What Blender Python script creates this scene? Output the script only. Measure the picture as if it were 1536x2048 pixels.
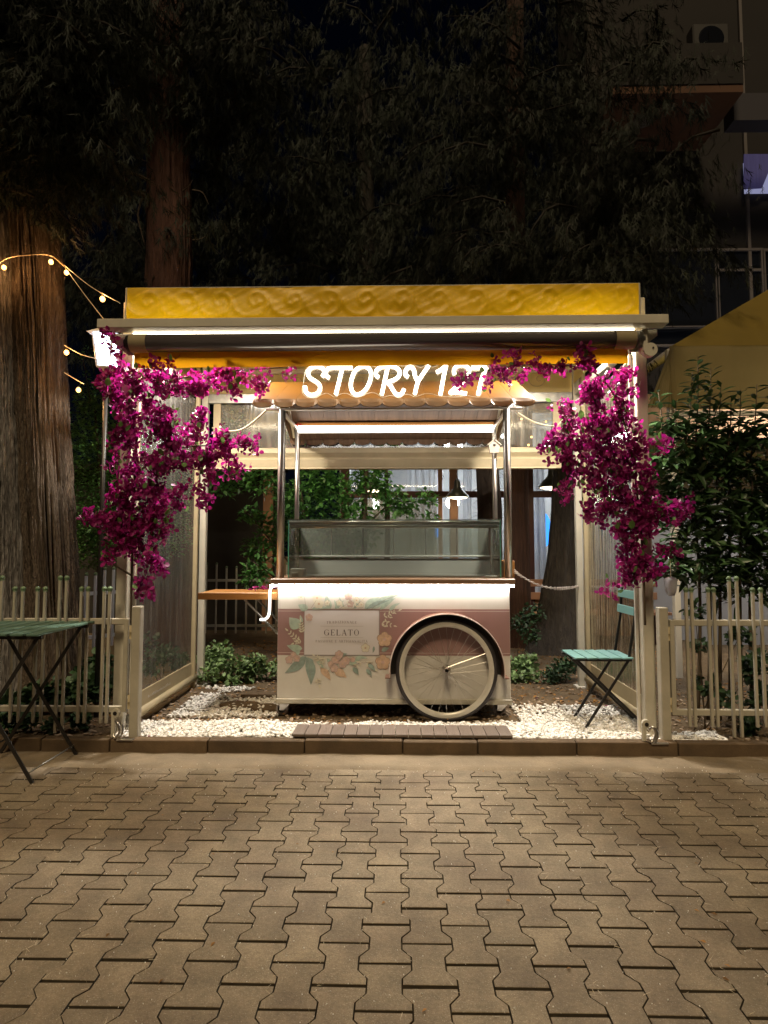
import bpy, bmesh, math, random
import numpy as np
from mathutils import Vector, Matrix, Euler, noise
PI = math.pi; R = math.radians
rnd = random.Random(7); rg = np.random.default_rng(7)
sc = bpy.context.scene
for o in list(bpy.data.objects): bpy.data.objects.remove(o)

# ------------------------------------------------------------ camera, world, sun, exposure
FPX = 1200.0; CAMZ = 1.32; PITCH = math.atan(76/FPX); YAW = math.atan(26/FPX)
cd = bpy.data.cameras.new('camera'); cam = bpy.data.objects.new('camera', cd); sc.collection.objects.link(cam)
cd.sensor_fit = 'VERTICAL'; cd.sensor_height = 36; cd.lens = FPX/2048*36; cd.clip_start = .05; cd.clip_end = 400
cam.location = (0, 0, CAMZ); cam.rotation_euler = (PI/2+PITCH, 0, YAW); sc.camera = cam
CR = Euler((PI/2+PITCH, 0, YAW)).to_matrix()

w = bpy.data.worlds.new('World'); sc.world = w; w.use_nodes = True
nt = w.node_tree; bg = nt.nodes['Background']
sky = nt.nodes.new('ShaderNodeTexSky'); sky.sky_type = 'NISHITA'; sky.sun_disc = False
sky.sun_elevation = R(54); sky.sun_rotation = R(180)
mx = nt.nodes.new('ShaderNodeMix'); mx.data_type = 'RGBA'; mx.blend_type = 'MULTIPLY'; mx.inputs[0].default_value = 1
mx.inputs[7].default_value = (.55, .6, 1, 1)
nt.links.new(sky.outputs[0], mx.inputs[6]); nt.links.new(mx.outputs[2], bg.inputs[0])
bg.inputs[1].default_value = .0007
sl = bpy.data.lights.new('street_light_sun', 'SUN'); sun = bpy.data.objects.new('sun', sl); sc.collection.objects.link(sun)
sl.energy = 1.9; sl.angle = R(14); sl.color = (1, .78, .48)
sun.rotation_euler = (R(90-54), 0, R(-8))
vs = sc.view_settings; vs.view_transform = 'Standard'; vs.look = 'None'; vs.exposure = 0; vs.gamma = 1; vs.use_curve_mapping = False
sc.cycles.use_denoising = True
try: sc.cycles.denoiser = 'OPENIMAGEDENOISE'
except Exception: pass
sc.cycles.max_bounces = 8; sc.cycles.transparent_max_bounces = 24; sc.cycles.sample_clamp_indirect = 6
sc.cycles.caustics_reflective = False; sc.cycles.caustics_refractive = False

def P(u, v, Y):                                  # point of the plane y=Y seen at photograph pixel (u, v)
    d = CR @ Vector(((u-768)/FPX, (1024-v)/FPX, -1)); t = Y/d.y
    return Vector((d.x*t, Y, CAMZ+d.z*t))
def G(u, v, z=0.):                               # point of the level z seen at pixel (u, v)
    d = CR @ Vector(((u-768)/FPX, (1024-v)/FPX, -1)); t = (z-CAMZ)/d.z
    return Vector((d.x*t, d.y*t, z))
def X(u, Y): return P(u, 1100, Y).x
def Z(v, Y): return P(794, v, Y).z

# ------------------------------------------------------------ mesh helpers
class MB:
    def __init__(s): s.v = []; s.f = []
    def add(s, vs, fs):
        n = len(s.v); s.v += [tuple(v) for v in vs]; s.f += [tuple(i+n for i in f) for f in fs]; return s
    def box(s, c, d, rot=None, b=0):
        hx, hy, hz = d[0]/2, d[1]/2, d[2]/2; c = Vector(c)
        b = min(b, hx*.9, hy*.9, hz*.9)
        if b <= 0:
            vs = [Vector((x*hx, y*hy, z*hz)) for x in (-1, 1) for y in (-1, 1) for z in (-1, 1)]
            fs = [(0,1,3,2),(4,6,7,5),(0,4,5,1),(2,3,7,6),(0,2,6,4),(1,5,7,3)]
        else:
            vs = []; idx = {}
            for x in (-1, 1):
                for y in (-1, 1):
                    for z in (-1, 1):
                        for a in range(3):
                            h = [x*(hx-b), y*(hy-b), z*(hz-b)]; h[a] = (x*hx, y*hy, z*hz)[a]
                            idx[(x, y, z, a)] = len(vs); vs.append(Vector(h))
            fs = []
            for a in range(3):
                o1, o2 = [(1, 2), (2, 0), (0, 1)][a]
                for sg in (-1, 1):
                    q = []
                    for (p, r) in ((-1,-1),(1,-1),(1,1),(-1,1)):
                        k = [0,0,0]; k[a] = sg; k[o1] = p; k[o2] = r; q.append(idx[(k[0],k[1],k[2],a)])
                    fs.append(tuple(q if sg > 0 else q[::-1]))
                for p in (-1, 1):
                    for r in (-1, 1):
                        k = [0,0,0]; k[o1] = p; k[o2] = r; q = []
                        k[a] = -1; q += [idx[(k[0],k[1],k[2],o1)], idx[(k[0],k[1],k[2],o2)]]
                        k[a] = 1; q += [idx[(k[0],k[1],k[2],o2)], idx[(k[0],k[1],k[2],o1)]]
                        fs.append(tuple(q))
            for x in (-1, 1):
                for y in (-1, 1):
                    for z in (-1, 1): fs.append((idx[(x,y,z,0)], idx[(x,y,z,1)], idx[(x,y,z,2)]))
        if rot is not None: vs = [rot @ v for v in vs]
        return s.add([c+v for v in vs], fs)
    def span(s, lo, hi, b=0):
        return s.box([(lo[i]+hi[i])/2 for i in range(3)], [abs(hi[i]-lo[i]) for i in range(3)], None, b)
    def beam(s, p, q, wd, h, b=0, up=(0, 0, 1)):
        p, q = Vector(p), Vector(q); y = (q-p).normalized(); u = Vector(up)
        x = y.cross(u)
        if x.length < 1e-4: x = y.cross(Vector((1, 0, 0)))
        x.normalize(); z = x.cross(y)
        return s.box((p+q)/2, (wd, (q-p).length, h), Matrix((x, y, z)).transposed(), b)
    def tube(s, pts, r, n=8, closed=False, cap=True):
        pts = [Vector(p) for p in pts]; m = len(pts); rs = r if hasattr(r, '__len__') else [r]*m
        T = [((pts[(i+1) % m] if closed or i < m-1 else pts[i]) - (pts[i-1] if closed or i > 0 else pts[i])).normalized() for i in range(m)]
        a = T[0].cross(Vector((0, 0, 1)))
        if a.length < 1e-3: a = T[0].cross(Vector((0, 1, 0)))
        a.normalize(); vs = []
        for i in range(m):
            a = (a - T[i]*a.dot(T[i])); a.normalize(); b_ = T[i].cross(a)
            for k in range(n):
                t = 2*PI*k/n; vs.append(pts[i] + (a*math.cos(t)+b_*math.sin(t))*rs[i])
        fs = []
        for i in range(m if closed else m-1):
            j = (i+1) % m
            for k in range(n):
                l = (k+1) % n; fs.append((i*n+k, i*n+l, j*n+l, j*n+k))
        if cap and not closed: fs += [tuple(range(n))[::-1], tuple((m-1)*n+k for k in range(n))]
        return s.add(vs, fs)
    def lathe(s, prof, c, n=24, axis='z', closed=False):       # prof: (radius, height)
        vs = []; c = Vector(c)
        for (r, h) in prof:
            for k in range(n):
                t = 2*PI*k/n; a, b_ = r*math.cos(t), r*math.sin(t)
                vs.append(c + Vector({'z': (a, b_, h), 'y': (a, h, b_), 'x': (h, a, b_)}[axis]))
        m = len(prof); fs = []
        for i in range(m if closed else m-1):
            j = (i+1) % m
            for k in range(n):
                l = (k+1) % n; fs.append((i*n+k, i*n+l, j*n+l, j*n+k))
        if not closed:
            if prof[0][0] > 1e-5: fs.append(tuple(range(n)))
            if prof[-1][0] > 1e-5: fs.append(tuple((m-1)*n+k for k in range(n)))
        return s.add(vs, fs)
    def prism(s, pl, y0, y1):                                   # pl: (x, z) outline, y0 = front
        n = len(pl)
        return s.add([(x, y0, z) for x, z in pl]+[(x, y1, z) for x, z in pl],
                     [tuple(range(n)), tuple(range(2*n-1, n-1, -1))]+[(i, (i+1) % n, n+(i+1) % n, n+i) for i in range(n)])
    def prismz(s, pl, z0, z1):
        n = len(pl)
        return s.add([(x, y, z0) for x, y in pl]+[(x, y, z1) for x, y in pl],
                     [tuple(range(n)), tuple(range(2*n-1, n-1, -1))]+[(i, (i+1) % n, n+(i+1) % n, n+i) for i in range(n)])
    def prismx(s, pl, x0, x1):                                  # pl: (y, z)
        n = len(pl)
        return s.add([(x0, y, z) for y, z in pl]+[(x1, y, z) for y, z in pl],
                     [tuple(range(n)), tuple(range(2*n-1, n-1, -1))]+[(i, (i+1) % n, n+(i+1) % n, n+i) for i in range(n)])
    def ball(s, c, r, n=10, m=6, sz=1):
        return s.lathe([(max(1e-6, r*math.sin(PI*i/m)), -r*sz*math.cos(PI*i/m)) for i in range(m+1)], c, n)

COL = sc.collection
def wl(o):
    v = Vector((0, 0, 0))
    while o is not None: v += o.location; o = o.parent
    return v
def obj(name, mb, m, parent=None, smooth=False, label=None, kind=None, uv=None):
    off = wl(parent); me = bpy.data.meshes.new(name)
    me.from_pydata([(v[0]-off.x, v[1]-off.y, v[2]-off.z) for v in mb.v], [], mb.f); me.update()
    me.materials.append(m)
    if smooth: me.polygons.foreach_set('use_smooth', [True]*len(me.polygons))
    o = bpy.data.objects.new(name, me); COL.objects.link(o); o.parent = parent
    if label: o['label'] = label
    if kind: o['kind'] = kind
    return o
def tag(o, label, cat, group=None, kind=None):
    o['label'] = label
    if cat: o['category'] = cat
    if group: o['group'] = group
    if kind: o['kind'] = kind
    return o
def thing(name, label, cat, loc=(0, 0, 0), group=None):
    o = bpy.data.objects.new(name, None); COL.objects.link(o); o.location = loc; o.empty_display_size = .1
    return tag(o, label, cat, group)
def struct(name, mb, m, smooth=False): return obj(name, mb, m, None, smooth, None, 'structure')
def share(o, parent, loc=None, rot=None, scale=None):
    c = o.copy(); COL.objects.link(c); c.parent = parent
    if loc is not None: c.location = loc
    if rot is not None: c.rotation_euler = rot
    if scale is not None: c.scale = scale
    return c
def smoothpath(pts, k=5, closed=False):
    pts = [Vector(p) for p in pts]; n = len(pts); out = []
    g = (lambda i: pts[i % n]) if closed else (lambda i: pts[max(0, min(n-1, i))])
    for i in range(n if closed else n-1):
        a, b, c, d = g(i-1), g(i), g(i+1), g(i+2)
        for j in range(k):
            t = j/k; out.append(.5*((2*b)+(c-a)*t+(2*a-5*b+4*c-d)*t*t+(3*b-a-3*c+d)*t**3))
    if not closed: out.append(pts[-1])
    return out

# ------------------------------------------------------------ materials
def M(name, col, rough=.6, metal=0, var=.0, vscale=6, col2=None, bump=0, bscale=40, stretch=(1, 1, 1), emit=None, es=0,
      transl=0, tint=0, rand=0, spec=.5, speck=0, speckcol=(.6, .55, .45), bdist=.004, coat=0, vmid=0):
    m = bpy.data.materials.new(name); m.use_nodes = True; t = m.node_tree; N = t.nodes; L = t.links
    p = N['Principled BSDF']; p.inputs['Roughness'].default_value = rough; p.inputs['Metallic'].default_value = metal
    p.inputs['Specular IOR Level'].default_value = spec
    if coat: p.inputs['Coat Weight'].default_value = coat
    p.inputs['Base Color'].default_value = (*col, 1)
    src = None
    tc = N.new('ShaderNodeTexCoord'); mp = N.new('ShaderNodeMapping'); mp.inputs['Scale'].default_value = stretch
    L.new(tc.outputs['Object'], mp.inputs[0])
    def mixn(mode, f, a, b):
        n = N.new('ShaderNodeMix'); n.data_type = 'RGBA'; n.blend_type = mode
        for i, q in ((0, f), (6, a), (7, b)):
            if hasattr(q, 'node'): L.new(q, n.inputs[i])
            elif isinstance(q, tuple): n.inputs[i].default_value = (*q, 1)
            else: n.inputs[i].default_value = q
        return n.outputs[2]
    cur = tuple(col)
    if var or col2:
        n = N.new('ShaderNodeTexNoise'); n.inputs['Scale'].default_value = vscale; n.inputs['Detail'].default_value = 6; n.inputs['Roughness'].default_value = .62
        L.new(mp.outputs[0], n.inputs['Vector'])
        r = N.new('ShaderNodeMapRange'); r.inputs[1].default_value = .35; r.inputs[2].default_value = .65
        L.new(n.outputs[0], r.inputs[0])
        c2 = col2 if col2 else tuple(c*(1-var) for c in col)
        cur = mixn('MIX', r.outputs[0], cur, tuple(c2))
    if speck:
        n = N.new('ShaderNodeTexNoise'); n.inputs['Scale'].default_value = 230; n.inputs['Detail'].default_value = 2
        L.new(tc.outputs['Object'], n.inputs['Vector'])
        r = N.new('ShaderNodeMapRange'); r.inputs[1].default_value = .60; r.inputs[2].default_value = .74; r.inputs[4].default_value = speck
        L.new(n.outputs[0], r.inputs[0]); cur = mixn('MIX', r.outputs[0], cur, speckcol)
    if vmid:                                                # grain: darker pits and wear in world-sized patches
        gm = N.new('ShaderNodeNewGeometry') if False else N.new('ShaderNodeTexCoord')
        n = N.new('ShaderNodeTexNoise'); n.inputs['Scale'].default_value = 75; n.inputs['Detail'].default_value = 8; n.inputs['Roughness'].default_value = .75
        L.new(gm.outputs['Object'], n.inputs['Vector']); oi = N.new('ShaderNodeObjectInfo'); va = N.new('ShaderNodeVectorMath'); va.operation = 'ADD'
        L.new(gm.outputs['Object'], va.inputs[0]); L.new(oi.outputs['Location'], va.inputs[1]); L.new(va.outputs[0], n.inputs['Vector']); L.new(va.outputs[0], mp.inputs[0])
        r = N.new('ShaderNodeMapRange'); r.inputs[1].default_value = .3; r.inputs[2].default_value = .7; r.inputs[3].default_value = 1-vmid; r.inputs[4].default_value = 1+vmid*.6
        L.new(n.outputs[0], r.inputs[0]); cur = mixn('MULTIPLY', 1.0, cur, r.outputs[0])
        n = N.new('ShaderNodeTexNoise'); n.inputs['Scale'].default_value = 2.2; n.inputs['Detail'].default_value = 5; L.new(va.outputs[0], n.inputs['Vector'])
        r = N.new('ShaderNodeMapRange'); r.inputs[1].default_value = .42; r.inputs[2].default_value = .68; L.new(n.outputs[0], r.inputs[0])
        dk = mixn('MULTIPLY', 1.0, cur, (.70, .66, .66)); cur = mixn('MIX', r.outputs[0], cur, dk)
    if rand or tint:
        if rand: a = N.new('ShaderNodeObjectInfo'); out = a.outputs['Random']; amt = rand
        else: a = N.new('ShaderNodeAttribute'); a.attribute_name = 'tint'; out = a.outputs['Fac']; amt = tint
        r = N.new('ShaderNodeMapRange'); r.inputs[3].default_value = 1-amt; r.inputs[4].default_value = 1+amt
        L.new(out, r.inputs[0])
        cur = mixn('MULTIPLY', 1.0, cur, r.outputs[0])
    if hasattr(cur, 'node'): L.new(cur, p.inputs['Base Color'])
    if bump:
        n = N.new('ShaderNodeTexNoise'); n.inputs['Scale'].default_value = bscale; n.inputs['Detail'].default_value = 5
        L.new(mp.outputs[0], n.inputs['Vector'])
        b = N.new('ShaderNodeBump'); b.inputs['Strength'].default_value = bump; b.inputs['Distance'].default_value = bdist
        L.new(n.outputs[0], b.inputs['Height']); L.new(b.outputs[0], p.inputs['Normal'])
    if emit:
        p.inputs['Emission Color'].default_value = (*emit, 1); p.inputs['Emission Strength'].default_value = es
    if transl:
        tr = N.new('ShaderNodeBsdfTranslucent'); ms = N.new('ShaderNodeMixShader'); ms.inputs[0].default_value = transl
        if hasattr(cur, 'node'): L.new(cur, tr.inputs[0])
        else: tr.inputs[0].default_value = (*col, 1)
        L.new(p.outputs[0], ms.inputs[1]); L.new(tr.outputs[0], ms.inputs[2]); L.new(ms.outputs[0], N['Material Output'].inputs[0])
    return m
def film(name, tint=(.97, .98, .98), gloss=.06, haze=.04, hcol=(.7, .7, .68), wave=0, rough=.03, wdir='Y'):
    m = bpy.data.materials.new(name); m.use_nodes = True; t = m.node_tree; N = t.nodes; L = t.links
    N.remove(N['Principled BSDF']); out = N['Material Output']
    tr = N.new('ShaderNodeBsdfTransparent'); tr.inputs[0].default_value = (*tint, 1)
    df = N.new('ShaderNodeBsdfDiffuse'); df.inputs[0].default_value = (*hcol, 1)
    gl = N.new('ShaderNodeBsdfGlossy'); gl.inputs['Roughness'].default_value = rough; gl.inputs[0].default_value = (.9, .9, .9, 1)
    m1 = N.new('ShaderNodeMixShader'); m1.inputs[0].default_value = haze
    L.new(tr.outputs[0], m1.inputs[1]); L.new(df.outputs[0], m1.inputs[2])
    fr = N.new('ShaderNodeLayerWeight'); fr.inputs[0].default_value = .25
    mr = N.new('ShaderNodeMapRange'); mr.inputs[3].default_value = gloss; mr.inputs[4].default_value = .8
    L.new(fr.outputs['Fresnel'], mr.inputs[0])
    m2 = N.new('ShaderNodeMixShader'); L.new(mr.outputs[0], m2.inputs[0]); L.new(m1.outputs[0], m2.inputs[1]); L.new(gl.outputs[0], m2.inputs[2])
    L.new(m2.outputs[0], out.inputs[0])
    if wave:
        tc = N.new('ShaderNodeTexCoord'); mp = N.new('ShaderNodeMapping'); mp.inputs['Scale'].default_value = (14, 14, .7)
        n = N.new('ShaderNodeTexNoise'); n.inputs['Scale'].default_value = 1.6; n.inputs['Detail'].default_value = 3
        L.new(tc.outputs['Object'], mp.inputs[0]); L.new(mp.outputs[0], n.inputs['Vector'])
        b = N.new('ShaderNodeBump'); b.inputs['Strength'].default_value = wave; b.inputs['Distance'].default_value = .02
        L.new(n.outputs[0], b.inputs['Height']); L.new(b.outputs[0], gl.inputs['Normal'])
        mr2 = N.new('ShaderNodeMapRange'); mr2.inputs[1].default_value = .5; mr2.inputs[2].default_value = .7; mr2.inputs[3].default_value = haze; mr2.inputs[4].default_value = haze*2.6
        L.new(n.outputs[0], mr2.inputs[0]); L.new(mr2.outputs[0], m1.inputs[0])
    return m
def emis(name, col, s):
    m = bpy.data.materials.new(name); m.use_nodes = True; t = m.node_tree; N = t.nodes
    N.remove(N['Principled BSDF']); e = N.new('ShaderNodeEmission'); e.inputs[0].default_value = (*col, 1); e.inputs[1].default_value = s
    t.links.new(e.outputs[0], N['Material Output'].inputs[0]); return m

m_paver = M('paver_concrete', (.285, .224, .146), .82, var=.3, vscale=9, bump=.5, bscale=160, rand=.11, speck=.7, bdist=.003, vmid=.35)
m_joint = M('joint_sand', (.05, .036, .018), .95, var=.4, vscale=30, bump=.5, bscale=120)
m_band = M('sand_band', (.24, .185, .12), .9, var=.3, vscale=5, bump=.6, bscale=60, speck=.3)
m_kerb = M('kerb_concrete', (.13, .085, .046), .85, var=.35, vscale=7, bump=.5, bscale=90, rand=.15)
m_soil = M('garden_soil', (.10, .068, .038), .95, col2=(.17, .12, .07), vscale=4, bump=1, bscale=50, bdist=.02)
m_peb = M('white_pebble', (.80, .77, .72), .55, tint=.18)
m_pebb = M('brown_stone', (.32, .24, .17), .7, tint=.3)
m_litter = M('dry_leaf', (.30, .15, .04), .8, tint=.45, transl=.2)
m_cream = M('cream_paint', (.58, .54, .44), .42, var=.18, vscale=3, bump=.15, bscale=60)
m_creamd = M('cream_paint_gate', (.50, .46, .37), .45, var=.25, vscale=4, bump=.2, bscale=60)
m_white = M('white_paint', (.72, .68, .60), .4, var=.08, vscale=3)
m_finial = M('oxidised_finial', (.16, .24, .13), .5, var=.3, vscale=20)
m_yell = M('yellow_tarpaulin', (.80, .49, .003), .5, var=.2, vscale=2.5, transl=.07, bump=.25, bscale=7, bdist=.02)
m_yelli = M('yellow_tarpaulin_inside', (.72, .61, .28), .55, var=.12, vscale=2, transl=.35)
m_orange = M('amber_valance', (.60, .27, .006), .5, var=.15, vscale=2, transl=.15, bump=.2, bscale=5, bdist=.02)
m_beige = M('beige_webbing', (.50, .41, .25), .6, var=.15, vscale=5, bump=.2, bscale=30, transl=.1)
m_roll = M('rolled_film', (.10, .085, .085), .16, var=.3, vscale=3, stretch=(.3, 6, 6), coat=.5)
m_steel = M('brushed_steel', (.60, .57, .53), .3, 1, var=.1, vscale=3)
m_steeld = M('galvanised_steel', (.42, .41, .38), .4, .9, var=.3, vscale=20)
m_film = film('clear_curtain_film', gloss=.05, haze=.10, hcol=(.5, .48, .45), wave=.9, rough=.08)
m_filmb = film('clear_back_window', gloss=.03, haze=.10, hcol=(.6, .55, .45), wave=.15, rough=.12)
m_glass = film('case_glass', tint=(.95, .98, .965), gloss=.035, haze=.02)
m_gedge = M('glass_edge', (.10, .38, .30), .15)
m_rear = film('rear_acrylic', tint=(.85, .87, .82), gloss=.05, haze=.34, hcol=(.60, .60, .54), rough=.2)
m_acr = film('sign_acrylic', tint=(.98, .98, .98), gloss=.03, haze=.02)
m_neon = emis('neon_light', (1, .89, .68), 8)
m_led = emis('led_strip_light', (1, .95, .88), 85)
m_led2 = emis('led_bar_light', (1, .94, .86), 7)
m_tail = emis('led_tail_light', (1, .95, .85), 4)
m_ledw = emis('led_roof_light', (1, .86, .62), 14)
m_bulb = emis('warm_bulb', (1, .50, .13), 7)
m_lant = emis('lantern_light', (.78, .88, 1), 30)
m_lpane = M('frosted_lantern_pane', (.5, .55, .62), .5, transl=.8)
m_canopy = M('caramel_canopy_vinyl', (.17, .072, .008), .42, var=.15, vscale=3, bump=.12, bscale=8, bdist=.01)
m_plank = M('canopy_underside_wood', (.20, .115, .065), .6, var=.4, vscale=4, stretch=(8, .6, .6), bump=.15, bscale=30)
m_wood = M('orange_wood', (.42, .19, .05), .45, var=.3, vscale=3, stretch=(1, 8, 8), bump=.1)
m_counter = M('brown_counter_edge', (.22, .13, .08), .4, var=.2, vscale=4)
m_cart = M('cart_white_panel', (.60, .57, .52), .33, var=.10, vscale=3)
m_mauve = M('mauve_print', (.30, .18, .172), .36, var=.06, vscale=2)
m_line = M('pale_print_line', (.60, .50, .46), .4)
m_plate = M('pale_lilac_plate', (.56, .53, .54), .36)
m_ink = M('dark_ink', (.10, .085, .08), .5)
m_inkg = M('grey_ink', (.26, .23, .22), .5)
m_sage = M('sage_print', (.29, .37, .33), .4, var=.35, vscale=25)
m_sagel = M('pale_sage_print', (.42, .52, .44), .4, var=.3, vscale=25)
m_peach = M('peach_print', (.62, .44, .31), .4, var=.3, vscale=40)
m_pink = M('pink_print', (.56, .40, .35), .4, var=.25, vscale=40)
m_ivory = M('ivory_print', (.62, .58, .46), .4, var=.1, vscale=40)
m_twig = M('twig_print', (.26, .19, .14), .5)
m_black = M('black_paint', (.018, .016, .015), .35)
m_rubber = M('tyre_rubber', (.03, .026, .028), .6)
m_rim = M('cream_rim', (.62, .59, .52), .3, .1, var=.1, vscale=20)
m_fend = M('fender_bronze', (.22, .11, .08), .3, .3)
m_deck = M('composite_deck', (.17, .13, .105), .7, var=.2, vscale=5, stretch=(60, 1, 1), bump=.5, bscale=10, rand=.12)
m_green = M('sea_green_slat', (.11, .20, .155), .45, var=.2, vscale=6, bump=.1)
m_teal = M('turquoise_slat', (.17, .35, .34), .4, var=.12, vscale=6)
m_bark = M('brown_bark', (.22, .17, .125), .95, col2=(.10, .068, .046), vscale=14, stretch=(6, 6, 1.0), bump=1, bscale=26, bdist=.05)
m_bark_cool = M('cool_lit_bark', (.36, .34, .33), .95, col2=(.13, .115, .105), vscale=14, stretch=(6, 6, .8), bump=1, bscale=11, bdist=.05)  # cool light on the left stem, painted into its grey
m_barkr = M('red_bark', (.08, .038, .026), .95, col2=(.05, .025, .018), vscale=5, stretch=(5, 5, .6), bump=1, bscale=12, bdist=.03)
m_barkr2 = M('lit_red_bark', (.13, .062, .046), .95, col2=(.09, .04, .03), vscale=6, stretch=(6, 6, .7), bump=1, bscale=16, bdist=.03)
m_barkd = M('dark_furrowed_bark', (.06, .05, .042), .95, col2=(.03, .025, .022), vscale=5, stretch=(4, 4, .8), bump=1, bscale=12, bdist=.03)
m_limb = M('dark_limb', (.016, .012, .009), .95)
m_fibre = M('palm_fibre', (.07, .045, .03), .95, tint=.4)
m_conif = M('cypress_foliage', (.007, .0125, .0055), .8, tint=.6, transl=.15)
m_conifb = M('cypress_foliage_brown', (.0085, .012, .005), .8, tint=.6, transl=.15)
m_leafd = M('laurel_leaf', (.042, .088, .03), .38, tint=.5, transl=.12)
m_leafg = M('shrub_leaf', (.10, .26, .06), .45, tint=.5, transl=.25)
m_hedge = M('hedge_leaf', (.15, .32, .08), .5, tint=.5, transl=.25)  # green raised to carry the light of an unseen garden lamp
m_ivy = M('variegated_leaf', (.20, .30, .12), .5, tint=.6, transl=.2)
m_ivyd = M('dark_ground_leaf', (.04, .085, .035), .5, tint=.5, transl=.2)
m_stem = M('stem_wood', (.08, .055, .03), .8)
m_bract = M('bougainvillea_bract', (.23, .004, .125), .5, col2=(.36, .014, .17), vscale=9, tint=.5, transl=.42)
m_bleaf = M('bougainvillea_leaf', (.11, .20, .05), .45, rand=.3, transl=.3)
m_cable = M('pale_cable', (.55, .46, .32), .5)
m_lampmetal = M('lantern_white_metal', (.7, .72, .74), .35)
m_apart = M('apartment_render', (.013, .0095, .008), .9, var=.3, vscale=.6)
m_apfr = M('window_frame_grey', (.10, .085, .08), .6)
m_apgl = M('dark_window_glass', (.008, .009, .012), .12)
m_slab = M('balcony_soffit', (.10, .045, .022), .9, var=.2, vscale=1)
m_bluec = M('blue_lit_curtain', (.07, .07, .22), .8, emit=(.22, .2, .75), es=.05, var=.3, vscale=3, stretch=(10, 10, .3))
m_whitec = emis('lit_window_white', (.6, .62, 1), .4)
m_terr = M('terracotta_frame_wood', (.42, .22, .12), .6, var=.2, vscale=3)
m_redbr = M('dark_red_timber', (.085, .03, .022), .6, var=.25, vscale=3)
m_curt = M('sheer_curtain', (.55, .56, .6), .8, transl=.4, bump=.6, bscale=3, stretch=(9, 9, .15), bdist=.05)
m_room = M('room_wall', (.42, .42, .44), .8, var=.12, vscale=1)
m_peachw = M('peach_wall', (.50, .30, .17), .8, var=.12, vscale=1)
m_ceil = emis('ceiling_lamp_light', (.95, .97, 1), 50)
m_tube = emis('tube_lamp_light', (1, .95, .88), 30)
m_bluel = emis('blue_lamp_light', (.05, .3, 1), 2.2)
m_pend = emis('pendant_bulb_light', (1, .80, .52), 9)
m_shade = M('green_enamel_shade', (.05, .05, .032), .35)
m_plastic = M('white_plastic', (.6, .6, .66), .4, transl=.3)
m_birdw = M('birdhouse_cream', (.62, .50, .40), .6, var=.2, vscale=20)
m_red = M('red_ribbon', (.5, .05, .02), .5)
m_chainm = M('white_chain_plastic', (.62, .54, .50), .45)
m_dark = M('dark_recess', (.012, .011, .010), .9)

# ------------------------------------------------------------ scatter helpers
def rotmats(yaw, pitch, roll):
    cy, sy, cp, sp, cr, sr = np.cos(yaw), np.sin(yaw), np.cos(pitch), np.sin(pitch), np.cos(roll), np.sin(roll)
    z = np.zeros_like(cy); o = z+1
    A = np.stack([cy, -sy, z, sy, cy, z, z, z, o], -1).reshape(-1, 3, 3)
    B = np.stack([o, z, z, z, cp, -sp, z, sp, cp], -1).reshape(-1, 3, 3)
    C = np.stack([cr, z, sr, z, o, z, -sr, z, cr], -1).reshape(-1, 3, 3)
    return A @ B @ C
def cloud(name, tv, tf, pos, rm, scl, m, parent=None, smooth=False, kind=None, tint=None, label=None):
    tv = np.asarray(tv, float); N = len(pos); k = len(tv); scl = np.asarray(scl, float)
    if scl.ndim == 1: scl = np.repeat(scl[:, None], 3, 1)
    V = np.einsum('nij,nkj->nki', rm, tv[None]*scl[:, None, :]) + np.asarray(pos)[:, None, :] - np.array(wl(parent))[None, None, :]
    V = V.reshape(-1, 3); me = bpy.data.meshes.new(name)
    fl = [len(f) for f in tf]; flat = np.concatenate([np.array(f) for f in tf])
    loops = (flat[None, :] + (np.arange(N)*k)[:, None]).ravel()
    sizes = np.tile(fl, N); starts = np.concatenate([[0], np.cumsum(sizes)[:-1]])
    me.vertices.add(len(V)); me.vertices.foreach_set('co', V.ravel())
    me.loops.add(len(loops)); me.loops.foreach_set('vertex_index', loops.astype(np.int32))
    me.polygons.add(len(sizes)); me.polygons.foreach_set('loop_start', starts.astype(np.int32)); me.polygons.foreach_set('loop_total', sizes.astype(np.int32))
    if smooth: me.polygons.foreach_set('use_smooth', np.ones(len(sizes), bool))
    me.update(calc_edges=True)
    at = me.attributes.new('tint', 'FLOAT', 'POINT')
    ti = rg.random(N) if tint is None else tint
    at.data.foreach_set('value', np.repeat(ti, k).astype(np.float32))
    me.materials.append(m); o = bpy.data.objects.new(name, me); COL.objects.link(o); o.parent = parent
    if kind: o['kind'] = kind
    if label: o['label'] = label
    return o
LEAF = ([(0, 0, 0), (-.28, .4, .09), (.28, .4, .09), (0, 1, -.06), (0, .45, 0)], [(0, 4, 1), (1, 4, 3), (0, 2, 4), (2, 3, 4)])
LEAFN = ([(0, 0, 0), (-.15, .35, .05), (.15, .35, .05), (-.11, .7, .03), (.11, .7, .03), (0, 1, -.08), (0, .35, 0), (0, .7, -.02)],
         [(0, 6, 1), (1, 6, 7, 3), (3, 7, 5), (0, 2, 6), (2, 4, 7, 6), (4, 5, 7)])
LEAFR = ([(0, 0, 0), (-.34, .3, .08), (.34, .3, .08), (-.3, .72, .08), (.3, .72, .08), (0, 1, -.02), (0, .5, 0)],
         [(0, 6, 1), (1, 6, 3), (3, 6, 5), (0, 2, 6), (2, 4, 6), (4, 5, 6)])
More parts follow.
